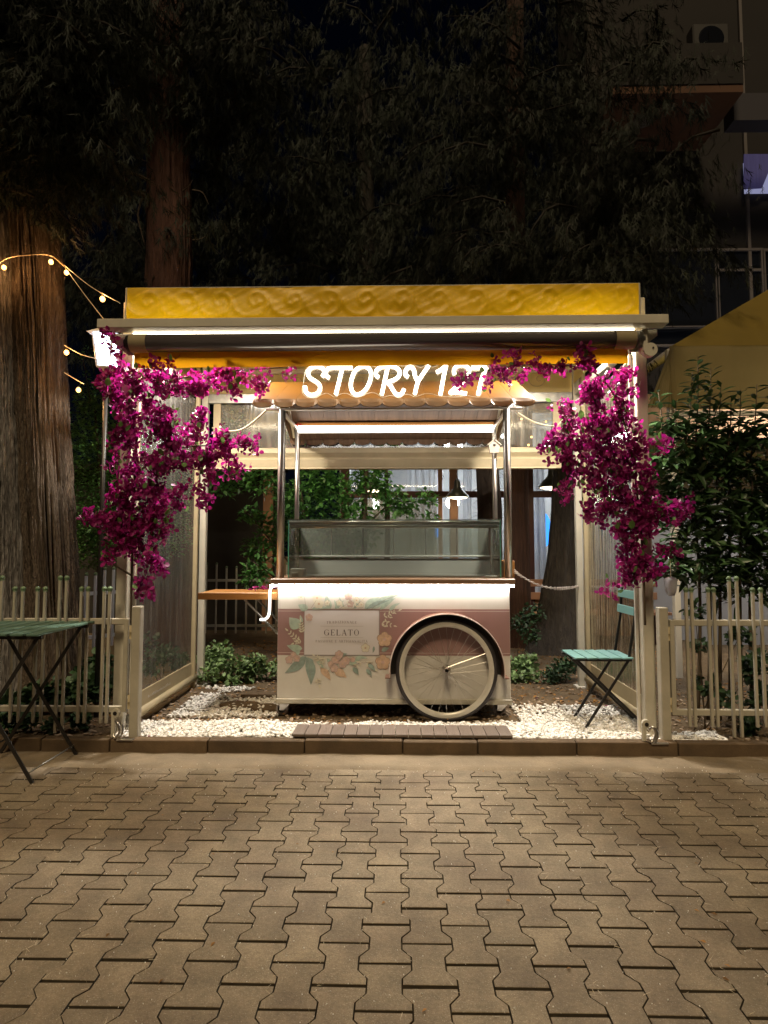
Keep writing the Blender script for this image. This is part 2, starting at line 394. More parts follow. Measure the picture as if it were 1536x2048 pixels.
def fr_t():
    vs = []; fs = []
    for i, (a, l) in enumerate(((-.55, .6), (-.28, .85), (0, 1), (.3, .8), (.6, .55), (-.1, .7))):
        n = len(vs); b = .12*i; wdt = .035
        dx, dy = math.sin(a), math.cos(a)
        vs += [(-wdt, b, 0), (wdt, b, 0.01), (dx*l, b*.6+dy*l*.8, -.12*l*abs(a)+.03*(i % 2))]; fs.append((n, n+1, n+2))
    return vs, fs
FROND = fr_t()
def mesh_from(name, T, m, smooth=False):
    me = bpy.data.meshes.new(name); me.from_pydata(T[0], [], T[1]); me.update(); me.materials.append(m)
    if smooth: me.polygons.foreach_set('use_smooth', [True]*len(me.polygons))
    return me
def rotlist(o, loc, rm, s):
    o.matrix_basis = Matrix.Translation(loc) @ Matrix(rm.tolist()).to_4x4() @ Matrix.Scale(s, 4)
def leaf_parts(name, T, m, parent, pos, rm, scl, limit, ti=None):
    """the frontmost become objects that share one mesh, the rest one mesh"""
    me = mesh_from(name, T, m); order = np.argsort(pos[:, 1] + rg.random(len(pos))*.06)
    off = np.array(wl(parent)); k = min(limit, len(pos))
    at = me.attributes.new('tint', 'FLOAT', 'POINT'); at.data.foreach_set('value', np.full(len(T[0]), .6, np.float32))
    mes = [me]
    for tv in (.15, .35, .9):
        m2 = me.copy(); m2.attributes['tint'].data.foreach_set('value', np.full(len(T[0]), tv, np.float32)); mes.append(m2)
    for i in order[:k]:
        o = bpy.data.objects.new(name, mes[int(rg.integers(4))]); COL.objects.link(o); o.parent = parent
        rotlist(o, pos[i]-off, rm[i], float(scl[i]))
    r = order[k:]
    if len(r): cloud(name+'_mass', T[0], T[1], pos[r], rm[r], scl[r], m, parent, kind='stuff')

# ============================================================ THE GROUND
KY = G(768, 1510).y                                        # face of the kerb
GZ = .075
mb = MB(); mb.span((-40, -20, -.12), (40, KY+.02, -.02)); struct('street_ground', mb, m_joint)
mb = MB()                                                    # rough sand bed between the pavers
nx, ny = 10, 10
PITCHX, PL = .139, .2
pav_end = G(768, 1538).y
# pavers
def pav_outline(y0, y1, g=.0058):
    gw = .0023; a, b, wd, nr = .068, .032, .0845-gw, .0545-gw
    ys = [-.1+g, -a, -b, b, a, .1-g]
    def wx(y):
        y = abs(y)
        if y >= a: return wd
        if y <= b: return nr
        return nr+(wd-nr)*(y-b)/(a-b)
    yy = [y for y in ys if y0+1e-6 < y < y1-1e-6]; yy = [y0+(g if y0 > -.09 else 0)]+yy+[y1-(g if y1 < .09 else 0)]
    yy = sorted(set([max(-.1+g, min(.1-g, y)) for y in yy]))
    return [(wx(y), y) for y in yy]+[(-wx(y), y) for y in reversed(yy)]
def pav_mesh(y0, y1):
    o = pav_outline(y0, y1); n = len(o); c = (0, (y0+y1)/2); vs = []
    for (s_, z) in ((0, -.045), (0, -.0014), (1, 0)):
        for x, y in o:
            if s_: x -= math.copysign(.0016, x-c[0]); y -= math.copysign(.0016, y-c[1])
            vs.append((x, y, z))
    fs = [(i+k*n, (i+1) % n+k*n, (i+1) % n+(k+1)*n, i+(k+1)*n) for k in (0, 1) for i in range(n)]
    # top as two halves to stay well shaped
    fs.append(tuple(2*n+i for i in range(n)))
    return vs, fs
def sroot(name):
    o = bpy.data.objects.new(name, None); COL.objects.link(o); o['kind'] = 'structure'; return o
pavement = sroot('pavement')
full = mesh_from('paver', pav_mesh(-.1, .1), m_paver); halfa = mesh_from('paver', pav_mesh(-.1, 0), m_paver); halfb = mesh_from('paver', pav_mesh(0, .1), m_paver)
for me_ in (full, halfa, halfb):                            # joint sand on the block sides, dark colour painting in the joint shade
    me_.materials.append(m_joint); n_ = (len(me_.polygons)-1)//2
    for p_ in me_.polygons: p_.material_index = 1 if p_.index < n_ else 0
x00 = G(814, 1950).x + PITCHX/2; ph = G(860, 1974).y
extra = []; npav = 0
for ci in range(-32, 33):
    cx = x00+ci*PITCHX; yo = ph + (PL/2 if ci % 2 else 0) + PL/2
    for ri in range(-8, 16):
        cy = yo + ri*PL
        if cy > pav_end+.1 or cy < .2: continue
        cut = cy+.1 > pav_end+.01
        inview = abs(cx+.03) < cy*.66+.12 and cy > 1.55
        dz = rnd.uniform(-.0016, .0016); rot = Euler((rnd.uniform(-.006, .006), rnd.uniform(-.006, .006), rnd.uniform(-.006, .006)))
        if cut:
            if cy-.0 > pav_end+.02: continue
            ms_ = [(halfa, cy)]
        elif rnd.random() < .05: ms_ = [(halfa, cy), (halfb, cy)]
        else: ms_ = [(full, cy)]
        for me, y in ms_:
            if inview and npav < 299:
                o = bpy.data.objects.new('paver', me); COL.objects.link(o); o.parent = pavement
                o.location = (cx, y, dz); o.rotation_euler = rot; npav += 1
            else: extra.append((me, cx, y, dz, rot))
mb = MB()
for me, x, y, dz, rot in extra:
    rm = rot.to_matrix(); mb.add([Vector((x, y, dz)) + rm @ v.co for v in me.vertices], [tuple(p.vertices) for p in me.polygons])
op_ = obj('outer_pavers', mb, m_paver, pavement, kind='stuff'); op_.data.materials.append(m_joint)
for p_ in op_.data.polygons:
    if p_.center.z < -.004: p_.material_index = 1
# grit in the joints + grains
def icosa():
    t = (1+5**.5)/2; v = [(-1,t,0),(1,t,0),(-1,-t,0),(1,-t,0),(0,-1,t),(0,1,t),(0,-1,-t),(0,1,-t),(t,0,-1),(t,0,1),(-t,0,-1),(-t,0,1)]
    v = [tuple(np.array(a)/np.linalg.norm(a)) for a in v]
    f = [(0,11,5),(0,5,1),(0,1,7),(0,7,10),(0,10,11),(1,5,9),(5,11,4),(11,10,2),(10,7,6),(7,1,8),(3,9,4),(3,4,2),(3,2,6),(3,6,8),(3,8,9),(4,9,5),(2,4,11),(6,2,10),(8,6,7),(9,8,1)]
    return v, f
ICO = icosa()
N = 1500; gx = rg.uniform(-2.2, 2.2, N); gy = rg.uniform(1.6, 3.8, N)
cl = cloud('grit', ICO[0], ICO[1], np.stack([gx, gy, np.full(N, .001)], 1), rotmats(rg.uniform(0, 6, N), rg.uniform(0, 6, N), rg.uniform(0, 6, N)),
      np.stack([rg.uniform(.0008, .0026, N)]*3, 1)*np.array([1.4, 1, .6]), m_peb, None, kind='stuff')
N = 1600; gx = x00+PITCHX*(rg.integers(-14, 15, N)+.5)+rg.normal(0, .008, N); gy = rg.uniform(1.6, 3.6, N)
cloud('dry_grass_bits', [(0,0,0),(.0012,0,0),(.001,.02,.002)], [(0,1,2)], np.stack([gx, gy, np.full(N, .003)], 1), rotmats(rg.uniform(0, 6, N), rg.uniform(-.2, .3, N), rg.uniform(0, 1, N)),
      rg.uniform(.5, 1.8, N), m_cable, None, kind='stuff')
# sand band between pavers and kerb
mb = MB(); xs = np.linspace(-6, 6, 240); ysb = np.linspace(pav_end-.0, KY+.01, 8); vv = []; ff = []
for i, x in enumerate(xs):
    for j, y in enumerate(ysb):
        e = .02*noise.noise((x*3, 0, 1)) if j == 0 else 0
        vv.append((x, y+e, -.004+.006*noise.noise((x*6, y*6, 0))+.010*(j/7)**2 + (-.02 if j == 0 else 0)))
for i in range(len(xs)-1):
    for j in range(7): ff.append((i*8+j, (i+1)*8+j, (i+1)*8+j+1, i*8+j+1))
mb.add(vv, ff); o = struct('sand_strip', mb, m_band, True)
# kerb
kerb = sroot('kerb')
ku = [-420, -230, -45, 95, 230, 422, 612, 805, 952, 1146, 1345, 1530, 1700, 1900, 2100]
for i in range(len(ku)-1):
    xa, xb = X(ku[i], KY)+.003, X(ku[i+1], KY)-.003; mb = MB()
    dz = rnd.uniform(-.003, .004); mb.span((xa, KY+rnd.uniform(-.003, .003), -.1), (xb, KY+.075, .088+dz), .006); obj('kerb_stone', mb, m_kerb, kerb)
# soil: one sheet with a fine part near the booth
def hgt(x, y):
    h = GZ-.010 + .012*noise.noise((x*1.5, y*1.5, 3)) + .008*noise.noise((x*6, y*6, 1)) + .004*noise.noise((x*22, y*22, 1))
    return h
mb = MB(); xs = np.linspace(-4, 4, 200); ys_ = np.concatenate([np.linspace(KY+.07, 7, 90), np.linspace(7.2, 14, 20)]); vv = [(x, y, hgt(x, y)) for x in xs for y in ys_]; n = len(ys_)
mb.add(vv, [(i*n+j, (i+1)*n+j, (i+1)*n+j+1, i*n+j+1) for i in range(len(xs)-1) for j in range(n-1)])
struct('garden_soil', mb, m_soil, True)
mb = MB()
mb.span((-60, KY+.08, -.2), (60, 120, GZ-.07)); struct('far_ground', mb, m_soil)

# white pebbles
def in_peb(x, y):
    if KY+.075 < y < 4.2: base = -1.9 < x < 2.15
    else: base = False
    n_ = noise.noise((x*2.2, y*2.2, 5))*.12
    if -1.9 < x < 1.72 and y < 4.40+n_*.8: base = base or y > KY+.08
    if .9 < x < 1.75 and y < 4.95+n_: base = base or y > KY+.08
    if x > 1.75 and (x-1.75)*.9+(y-4.0)*.8 > .5+n_: base = False
    if -1.72 < x < -.9 and 4.55 < y < 5.5 and n_ > -.02 and x < -.9-(y-5)*.3: base = True
    return base
pts = []
while len(pts) < 15000:
    x, y = rnd.uniform(-1.95, 2.4), rnd.uniform(KY+.08, 5.6)
    if rnd.random() > (1 if y < 4.6 else .35): continue
    if in_peb(x, y): pts.append((x, y, hgt(x, y)+rnd.uniform(.0, .02)+ (rnd.random()**3)*.012))
pts = np.array(pts); N = len(pts); s = rg.uniform(.0065, .0135, N)
cloud('white_pebbles', ICO[0], ICO[1], pts, rotmats(rg.uniform(0, 6, N), rg.uniform(-.6, .6, N), rg.uniform(-.6, .6, N)),
      np.stack([s*rg.uniform(1, 1.8, N), s*rg.uniform(.9, 1.2, N), s*rg.uniform(.5, .8, N)], 1), m_peb, None, True, 'stuff')
pts = []
while len(pts) < 1500:
    x, y = rnd.uniform(-2.6, 2.6), rnd.uniform(KY+.08, 6.5)
    if not in_peb(x, y) or rnd.random() < .1:
        if y < 5.2 or rnd.random() < .3: pts.append((x, y, hgt(x, y)+.006))
pts = np.array(pts); N = len(pts); s = rg.uniform(.004, .018, N)
cloud('brown_stones', ICO[0], ICO[1], pts, rotmats(rg.uniform(0, 6, N), rg.uniform(-.4, .4, N), rg.uniform(-.4, .4, N)),
      np.stack([s*1.5, s, s*.55], 1), m_pebb, None, False, 'stuff')
# dry leaf litter
N = 5200; lx = rg.uniform(-2.6, 3.2, N); ly = 4.3+rg.random(N)**.8*4
pp = np.array([(x, y, hgt(x, y)+.008) for x, y in zip(lx, ly)])
cloud('dry_leaf_litter', LEAF[0], LEAF[1], pp, rotmats(rg.uniform(0, 6, N), rg.uniform(-.5, .5, N), rg.uniform(-.5, .5, N)), rg.uniform(.015, .05, N), m_litter, None, kind='stuff')
N = 14; pp = np.array([G(u, v, GZ+.012) for u, v in ((478,1402),(455,1410),(1215,1411),(1070,1395),(700,1462),(380,1465),(1190,1395),(430,1350),(520,1400),(1110,1480),(300,1470),(1250,1470),(360,1440),(640,1478))])
cloud('fallen_petals', LEAFR[0], LEAFR[1], pp, rotmats(rg.uniform(0, 6, N), rg.uniform(-.3, .3, N), rg.uniform(-.3, .3, N)), rg.uniform(.018, .028, N), m_bract, None, kind='stuff')
N = 22; pp = np.array([G(rnd.uniform(20, 1500), rnd.uniform(1530, 2020), .004) for _ in range(N)])
cloud('stray_leaves', LEAF[0], LEAF[1], pp, rotmats(rg.uniform(0, 6, N), rg.uniform(-.2, .2, N), rg.uniform(-.3, .3, N)), rg.uniform(.010, .024, N), m_litter, None, kind='stuff')
N = 170; xx = rg.uniform(-1.85, 1.7, N); yy_ = rg.uniform(KY+.09, 4.6, N); pp = np.array([(x, y, hgt(x, y)+.022) for x, y in zip(xx, yy_)])
cloud('leaves_on_pebbles', LEAF[0], LEAF[1], pp, rotmats(rg.uniform(0, 6, N), rg.uniform(-.4, .4, N), rg.uniform(-.4, .4, N)), rg.uniform(.010, .028, N), m_litter, None, kind='stuff')
# dark flat stepping stones left of the cart
for i, (u, v) in enumerate(((520, 1392), (480, 1412), (540, 1418))):
    c = G(u, v, GZ); mb = MB(); pl = []
    for k in range(9):
        a = 2*PI*k/9; rr = .14*(1+.25*noise.noise((k, i, 2))); pl.append((c.x+rr*1.2*math.cos(a), c.y+rr*.7*math.sin(a)))
    mb.prismz(pl, .05, GZ+.016+.003*i); o = obj('stepping_stone', mb, m_kerb)
    tag(o, ['dark flat stone nearest the back, left of the gelato cart', 'dark flat stone lying furthest from the cart on its left', 'dark flat stone beside the cart\'s left castor'][i], 'stone', 'flat stones left of the cart')

# ============================================================ BOOTH
BF, BB = 4.16, 5.62                                         # front and back post planes
booth = thing('market_booth', 'cream framed booth with yellow tarpaulin fascia and clear side curtains around the cart', 'booth', (0, 4.7, GZ-.02))
XL, XR = X(249, BF), X(1289, BF)
TOPZ = Z(571, 3.99)
def post(x, y, wd=.075):
    mb = MB(); mb.span((x-wd/2, y-wd/2, GZ-.03), (x+wd/2, y+wd/2, TOPZ-.04), .006)
    return obj('post', mb, m_cream, booth)
for x, y in ((XL, BF), (XR, BF), (X(406, BB), BB), (X(1158, BB), BB)): post(x, y, .075 if y < 5 else .06)
for x in (X(391, BB-.12), X(1172, BB-.12)):
    mb = MB(); mb.span((x-.018, BB-.14, GZ), (x+.018, BB-.10, TOPZ-.1), .003); obj('curtain_guide', mb, m_beige, booth)
for x in (XL+.052, XR-.052):
    mb = MB(); mb.span((x-.01, BF+.03, GZ+.0), (x+.01, BF+.05, 2.7), .003); obj('curtain_guide', mb, m_white, booth)
# base plates on back posts
for u in (406, 1158):
    c = X(u, BB); mb = MB(); mb.span((c-.06, BB-.06, GZ-.02), (c+.06, BB+.06, GZ+.006), .002); obj('base_plate', mb, m_white, booth)
BZ0, BZ1 = Z(656, 3.93), Z(638, 3.93)
mb = MB(); mb.span((X(187, 3.93), 3.88, BZ0), (X(1345, 3.93), 3.98, BZ1), .004); obj('front_board', mb, m_cream, booth)
for x0, sg in ((X(187, 3.93)+.03, 1), (X(1345, 3.93)-.03, -1)):
    mb = MB(); zz = BZ0-.003
    xa = x0; xb = x0+sg*.19
    pl = [(xa, zz), (xb, zz), (xb, zz-.15), (xb-sg*.05, zz-.15), (xa, zz-.04)]
    if sg < 0: pl = pl[::-1]
    mb.prism(pl, 3.99, 4.0); obj('gusset', mb, m_white, booth)
# fascia: embossed scroll relief in the cloth
def scroll_path(cx, cz, s, flip=1):
    q = [(-.90,.10),(-.78,-.18),(-.48,-.36),(-.10,-.34),(.18,-.10),(.20,.20),(.0,.40),(-.26,.36),(-.34,.14),(-.20,.0),(-.06,.08)]
    t = [(.20,-.04),(.36,-.30),(.62,-.38),(.84,-.22)]
    a = [(p.x, p.z) for p in smoothpath([(cx+x*s*flip, 0, cz+z*s) for x, z in q], 7)]
    return a+([] if s > .2 else [])
FX0, FX1, FZ0, FZ1 = X(242, 3.96), X(1290, 3.96), Z(641, 3.96), Z(573, 3.96)
scr = []
k_ = 14
for i in range(k_):
    c = FX0+(FX1-FX0)*(i+.5)/k_; scr += scroll_path(c+.05, (FZ0+FZ1)/2-.005, .215*(1 if i % 2 else .93), 1)
SA = np.array(scr)
nxx, nzz = 700, 44; gx = np.linspace(FX0, FX1, nxx); gz = np.linspace(FZ0, FZ1, nzz); vv = []
for x in gx:
    near = SA[np.abs(SA[:, 0]-x) < .07]
    for z in gz:
        d = .1 if not len(near) else float(np.sqrt(((near-np.array([x, z]))**2).sum(1).min()))
        e = .0075*math.exp(-(d/.019)**2)*max(.15, .75+1.1*noise.noise((x*1.1, 3, 2)))
        edge = min((z-FZ0), (FZ1-z))/.03; e *= max(0, min(1, edge))
        sag = .010*noise.noise((x*2.2, z*6, 0))+.006*noise.noise((x*7+z*9, z*7, 4))+.0025*noise.noise((x*17-z*30, z*10, 4))
        vv.append((x, 3.95-e+sag, z+.006*noise.noise((x*1.3, 0, 8))*(z-FZ0)/(FZ1-FZ0)))
mb = MB(); mb.add(vv, [(i*nzz+j, (i+1)*nzz+j, (i+1)*nzz+j+1, i*nzz+j+1) for i in range(nxx-1) for j in range(nzz-1)])
obj('front_fascia', mb, m_yell, booth, True, 'yellow tarpaulin fascia with embossed scrolls')
mb = MB(); mb.span((FX0-.012, 3.945, FZ0), (FX0, 4.0, FZ1+.004), .003); mb.span((FX1, 3.945, FZ0), (FX1+.012, 4.0, FZ1+.004), .003)
mb.span((FX0-.012, 3.955, FZ1), (FX1+.012, 4.0, FZ1+.008), .002); obj('fascia_frame', mb, m_creamd, booth)
# roof sheet and side fascias, rails
mb = MB(); mb.span((FX0, 4.0, FZ1-.02), (FX1, BB+.06, FZ1-.012)); obj('roof_sheet', mb, m_yelli, booth)
for x in (XL, XR):
    mb = MB(); mb.span((x-.03, BF+.04, BZ0-.03), (x+.03, BB-.035, BZ0+.03), .004); obj('side_rail', mb, m_cream, booth)
    mb = MB(); mb.span((x-.034, BF+.0, BZ1+.02), (x-.03, BB, FZ1-.02)); obj('side_fascia', mb, m_yelli, booth)
mb = MB(); mb.span((XL+.04, BF-.03, BZ0-.045), (XR-.04, BF+.03, BZ0+.02), .004); obj('front_rail', mb, m_cream, booth)
for i in range(1, 4):
    x = XL+(XR-XL)*i/4; mb = MB(); mb.span((x-.02, BF+.03, FZ1-.07), (x+.02, BB, FZ1-.03), .003); obj('rafter', mb, m_cream, booth)
# roller with rolled film, end sleeves, brackets
RY, RZ = 3.955, Z(683, 3.955); rr_ = .062
def hcyl(mb, x0, x1, y, z, r, n=24): mb.lathe([(r, x0), (r, x1)], (0, y, z), n, 'x')
mb = MB(); hcyl(mb, X(286, RY), X(1238, RY), RY, RZ, rr_*.96, 32); obj('film_roll', mb, m_roll, booth, True)
for a, b in ((252, 286), (1238, 1279)):
    mb = MB(); hcyl(mb, X(a, RY), X(b, RY), RY, RZ, rr_, 32); obj('roll_sleeve', mb, m_beige, booth, True)
for u in (249, 1289):
    mb = MB(); c = X(u, RY); hcyl(mb, c-.014, c+.014, RY, RZ, .055, 20); hcyl(mb, c-.035, c+.035, RY, RZ, .03, 14); obj('roller_cap', mb, m_black if u < 300 else m_steeld, booth, True)
c = X(1300, RY)
mb = MB(); mb.span((c-.025, 3.93, RZ-.09), (c+.02, 4.0, RZ+.07), .01); hcyl(mb, c, c+.02, RY, RZ-.08, .001)
mb.lathe([(.045, -.03), (.045, .02)], (c+.03, RY, RZ-.075), 20, 'y'); obj('crank_gear', mb, m_cream, booth, False)
mb = MB(); mb.lathe([(.006, -.036), (.006, -.028)], (c+.045, RY, RZ-.065), 8, 'y'); obj('crank_eye', mb, m_black, booth)
# amber valance strip below the roller
VZ0, VZ1 = Z(733, 3.99), Z(700, 3.99); xs = np.linspace(X(258, 3.99), X(1266, 3.99), 160); vv = []
for i, x in enumerate(xs):
    lo = VZ0 + .012*(i/159) + .004*noise.noise((x*3, 0, 0))
    for j in range(6): vv.append((x, 3.99+.006*noise.noise((x*4, j*.3, 9)), lo+(VZ1-lo)*j/5))
mb = MB(); mb.add(vv, [(i*6+j, (i+1)*6+j, (i+1)*6+j+1, i*6+j+1) for i in range(159) for j in range(5)]); obj('valance', mb, m_orange, booth, True)
# led strip under the front board, and the lamp light it gives
mb = MB(); mb.span((XL+.1, 3.981, BZ0-.012), (XR-.1, 3.99, BZ0-.003)); obj('led_strip', mb, m_ledw, booth)
def area(name, loc, sx, sy, e, col, rot=(0, 0, 0), parent=None):
    l = bpy.data.lights.new(name, 'AREA'); l.shape = 'RECTANGLE'; l.size = sx; l.size_y = sy; l.energy = e; l.color = col
    o = bpy.data.objects.new(name, l); COL.objects.link(o); o.location = Vector(loc)-wl(parent); o.rotation_euler = rot; o.parent = parent; return o
area('roof_led_light', ((XL+XR)/2, 4.22, BZ0-.01), XR-XL-.3, .03, 14, (1, .80, .54), (R(25), 0, 0), booth)
for x, ax in ((XL+.42, 14), (XR-.42, -14)):                # flood lamps on the roof frame, one in each front corner
    mb = MB(); mb.span((x-.13, 4.44, FZ1-.075), (x+.13, 4.60, FZ1-.03), .006); fl_ = obj('flood_lamp', mb, m_black, booth)
    mb = MB(); mb.span((x-.11, 4.455, FZ1-.079), (x+.11, 4.585, FZ1-.0755)); obj('lamp_lens', mb, m_ledw, fl_)
    area('flood_light', (x, 4.52, FZ1-.083), .22, .12, 118, (1, .92, .80), (R(-8), 0, 0), booth)
# back wall of the booth: fascia, rails, clear window, rolled cloth
bx0, bx1 = X(412, BB), X(1150, BB)
mb = MB(); mb.span((bx0, BB-.004, Z(786, BB)), (bx1, BB+.004, FZ1-.03)); obj('back_fascia', mb, m_yelli, booth, label='pale yellow back fascia seen from inside')
mb = MB(); mb.span((bx0, BB-.03, Z(748, BB)), (bx1, BB-.006, Z(738, BB)), .003); obj('back_rail', mb, m_cream, booth)
mb = MB(); mb.span((bx0, BB-.02, Z(806, BB)), (bx1, BB+.02, Z(787, BB)), .004); obj('back_rail', mb, m_steeld, booth)
for i in range(6):
    c = bx0+(bx1-bx0)*(i+.5)/6; mb = MB(); sp = scroll_path(c, Z(765, BB), .13, 1 if i % 2 else -1)
    mb.tube([(x, BB-.012, z) for x, z in sp], .0035, 5); obj('scroll', mb, m_beige, booth, True)
for u in (430, 1118):
    c = X(u, BB); mb = MB(); mb.span((c-.035, BB-.012, Z(938, BB)), (c+.035, BB+.012, Z(790, BB)), .004); obj('window_strap', mb, m_beige, booth)
mb = MB(); mb.span((bx0+.05, BB+.013, Z(897, BB)), (bx1-.05, BB+.016, Z(805, BB))); obj('clear_window', mb, m_filmb, booth)
za, zb = Z(939, BB-.03), Z(895, BB-.03)
prof = [(BB-.05, za+.02), (BB-.06, za+.005), (BB-.045, za), (BB-.0, za+.002), (BB+.01, zb), (BB-.02, zb+.002), (BB-.035, zb-.01), (BB-.05, zb-.05), (BB-.03, (za+zb)/2+.014), (BB-.03, (za+zb)/2+.002), (BB-.055, (za+zb)/2-.01)]
mb = MB(); mb.prismx(prof, X(432, BB), X(1112, BB)); obj('rolled_cloth', mb, m_beige, booth)
# side curtains with bottom bars
for sgn, xf, xb in ((-1, XL+.045, X(396, BB)), (1, XR+.03, X(1168, BB))):
    y0, y1 = BF+.05, BB-.06
    vv = []; n_ = 60
    for i in range(n_+1):
        t = i/n_; x = xf+(xb-xf)*t; y = y0+(y1-y0)*t
        for j in range(13):
            z = .30+(2.72-.30)*j/12; vv.append((x+.006*noise.noise((t*6, j*.25, sgn)), y, z))
    mb = MB(); mb.add(vv, [(i*13+j, (i+1)*13+j, (i+1)*13+j+1, i*13+j+1) for i in range(n_) for j in range(12)])
    cu = obj('side_curtain', mb, m_film, booth, True)
    mb = MB(); mb.beam((xf, y0, .235), (xb, y1, .235), .012, .13, .003); obj('bottom_band', mb, m_beige, cu)
    mb = MB(); mb.tube([(xf-sgn*.01, y0-.02, .155), (xb-sgn*.01, y1+.0, .155)], .032, 14); obj('bottom_tube', mb, m_beige, cu, True)
    mb = MB(); mb.tube([(xf-sgn*.01, y0-.035, .155), (xf-sgn*.01, y0-.02, .155)], .034, 14); obj('tube_cap', mb, m_steeld, cu)
    for kk in (0, 1):
        xx = xf+(xb-xf)*(.0 if kk == 0 else .97); yy = y0+(y1-y0)*(.0 if kk == 0 else .97)
        mb = MB(); mb.span((xx-.006, yy, .3), (xx+.006, yy+.045, 2.72), .002); obj('edge_band', mb, m_beige, cu)
    if sgn < 0:                                            # worn, unreadable white print on the band
        mb = MB()
        for i in range(19):
            t = .22+i*.018; y = y0+(y1-y0)*t; x = xf+(xb-xf)*t-sgn*.0
            hh = rnd.uniform(.008, .022)
            mb.span((x+.0065, y, .222), (x+.0078, y+rnd.uniform(.008, .015), .222+hh))
        obj('worn_print', mb, m_white, cu)
# latch hardware at the post feet
for x, u in ((X(240, 3.98), 0), (X(1283, 3.98), 1)):
    hw = thing('crank_latch', ['metal latch and crank eye at the foot of the left front booth post', 'metal latch and crank eye at the foot of the right front booth post'][u], 'latch', (x, 3.98, GZ), 'latches at the booth posts')
    z0 = .09 if u else .09
    mb = MB(); mb.lathe([(.028, -.012), (.028, .012)], (x, 3.985, z0+.16-.05*u), 18, 'y'); mb.span((x-.028, 3.975, z0), (x+.0, 3.995, z0+.15-.05*u), .006); obj('latch_plate', mb, m_cream, hw)
    mb = MB(); mb.lathe([(.013, -.016), (.013, -.0125)], (x, 3.985, z0+.16-.05*u), 14, 'y'); obj('eye_hole', mb, m_black, hw)
    mb = MB(); mb.tube(smoothpath([(x+.005, 3.97, z0+.11-.04*u), (x+.03, 3.955, z0+.10), (x+.045, 3.95, z0+.05), (x+.02, 3.95, z0+.01), (x-.005, 3.96, z0+.03)], 4), .008, 8); obj('hook', mb, m_steel, hw, True)
    mb = MB(); mb.tube(smoothpath([(x+.055, 3.97, z0+.09), (x+.06, 3.955, z0+.04), (x+.04, 3.95, z0+.0)], 4), .006, 8)
    mb.span((x+.02, 3.95, z0-.012), (x+.13, 3.99, z0+.0), .003); obj('base_strap', mb, m_steel, hw)
# cables in the booth
def cable(name, pts, r, lab, mt=None, cat='cable'):
    mb = MB(); mb.tube(smoothpath(pts, 6), r, 6); return tag(obj(name, mb, mt or m_cable, None, True), lab, cat)
cable('cable', [P(425, 856, 5.45), P(450, 862, 5.3), P(480, 860, 5.05), P(505, 845, 4.9), P(533, 820, 4.7)], .008, 'pale cable sagging from the left back post to the cart canopy')
cable('cable', [P(1036, 826, 5.3), P(1070, 845, 5.35), P(1110, 852, 5.35), P(1125, 840, 5.4)], .007, 'pale cable sagging between cart canopy and right back post')
cable('cable', [P(1215, 722, 4.2), P(1222, 738, 4.3), P(1240, 740, 4.35), P(1262, 715, 4.2)], .007, 'short looped cable under the roof at the right front corner')

# ============================================================ GELATO CART
CF = 4.54; CB = 5.34; cx0, cx1 = X(557, CF), X(1018, CF)
cart = thing('gelato_cart', 'white and mauve gelato cart with caramel scalloped canopy and one big spoked wheel', 'food cart', ((cx0+cx1)/2, CF, GZ))
zb0, zt0 = Z(1404, CF), Z(1168, CF)
mb = MB(); mb.span((cx0, CF, zb0), (cx1, CB, zt0), .004); body = obj('body', mb, m_cart, cart)
mb = MB(); mb.span((cx0-.008, CF-.014, zb0-.014), (cx1+.008, CB+.01, zb0+.022), .003); obj('bottom_rail', mb, m_creamd, cart)
zm0, zm1 = Z(1311, CF), Z(1218, CF)
mb = MB(); mb.span((cx0+.002, CF-.0012, zm0), (cx1-.002, CF, zm1)); obj('mauve_band', mb, m_mauve, body)
mb = MB()
for v in (1222.5, 1306): z = Z(v, CF); mb.span((cx0+.002, CF-.0018, z-.0015), (cx1-.002, CF-.0013, z+.0015))
obj('band_line', mb, m_line, body)
# counter, end pieces, LED
ct = zt0
mb = MB(); mb.span((X(541, 4.48), 4.48, ct+.002), (X(1030, 4.48), CB+.02, ct+.042), .006); obj('counter', mb, m_counter, cart)
mb = MB(); mb.span((X(548, CF)-.02, CF-.028, ct-.018), (X(1026, CF)+.0, CF-.012, ct-.004)); obj('led_strip', mb, m_led, cart)
mb = MB(); mb.tube(smoothpath([P(556, 1171, 4.50), P(545, 1173, 4.49), P(540, 1182, 4.49), P(539.5, 1205, 4.50), P(538, 1228, 4.52), P(531, 1238, 4.54), P(521, 1239, 4.57)], 5), .0095, 8); obj('led_tail', mb, m_tail, cart, True, 'loose end of the glowing strip hanging over the left corner')
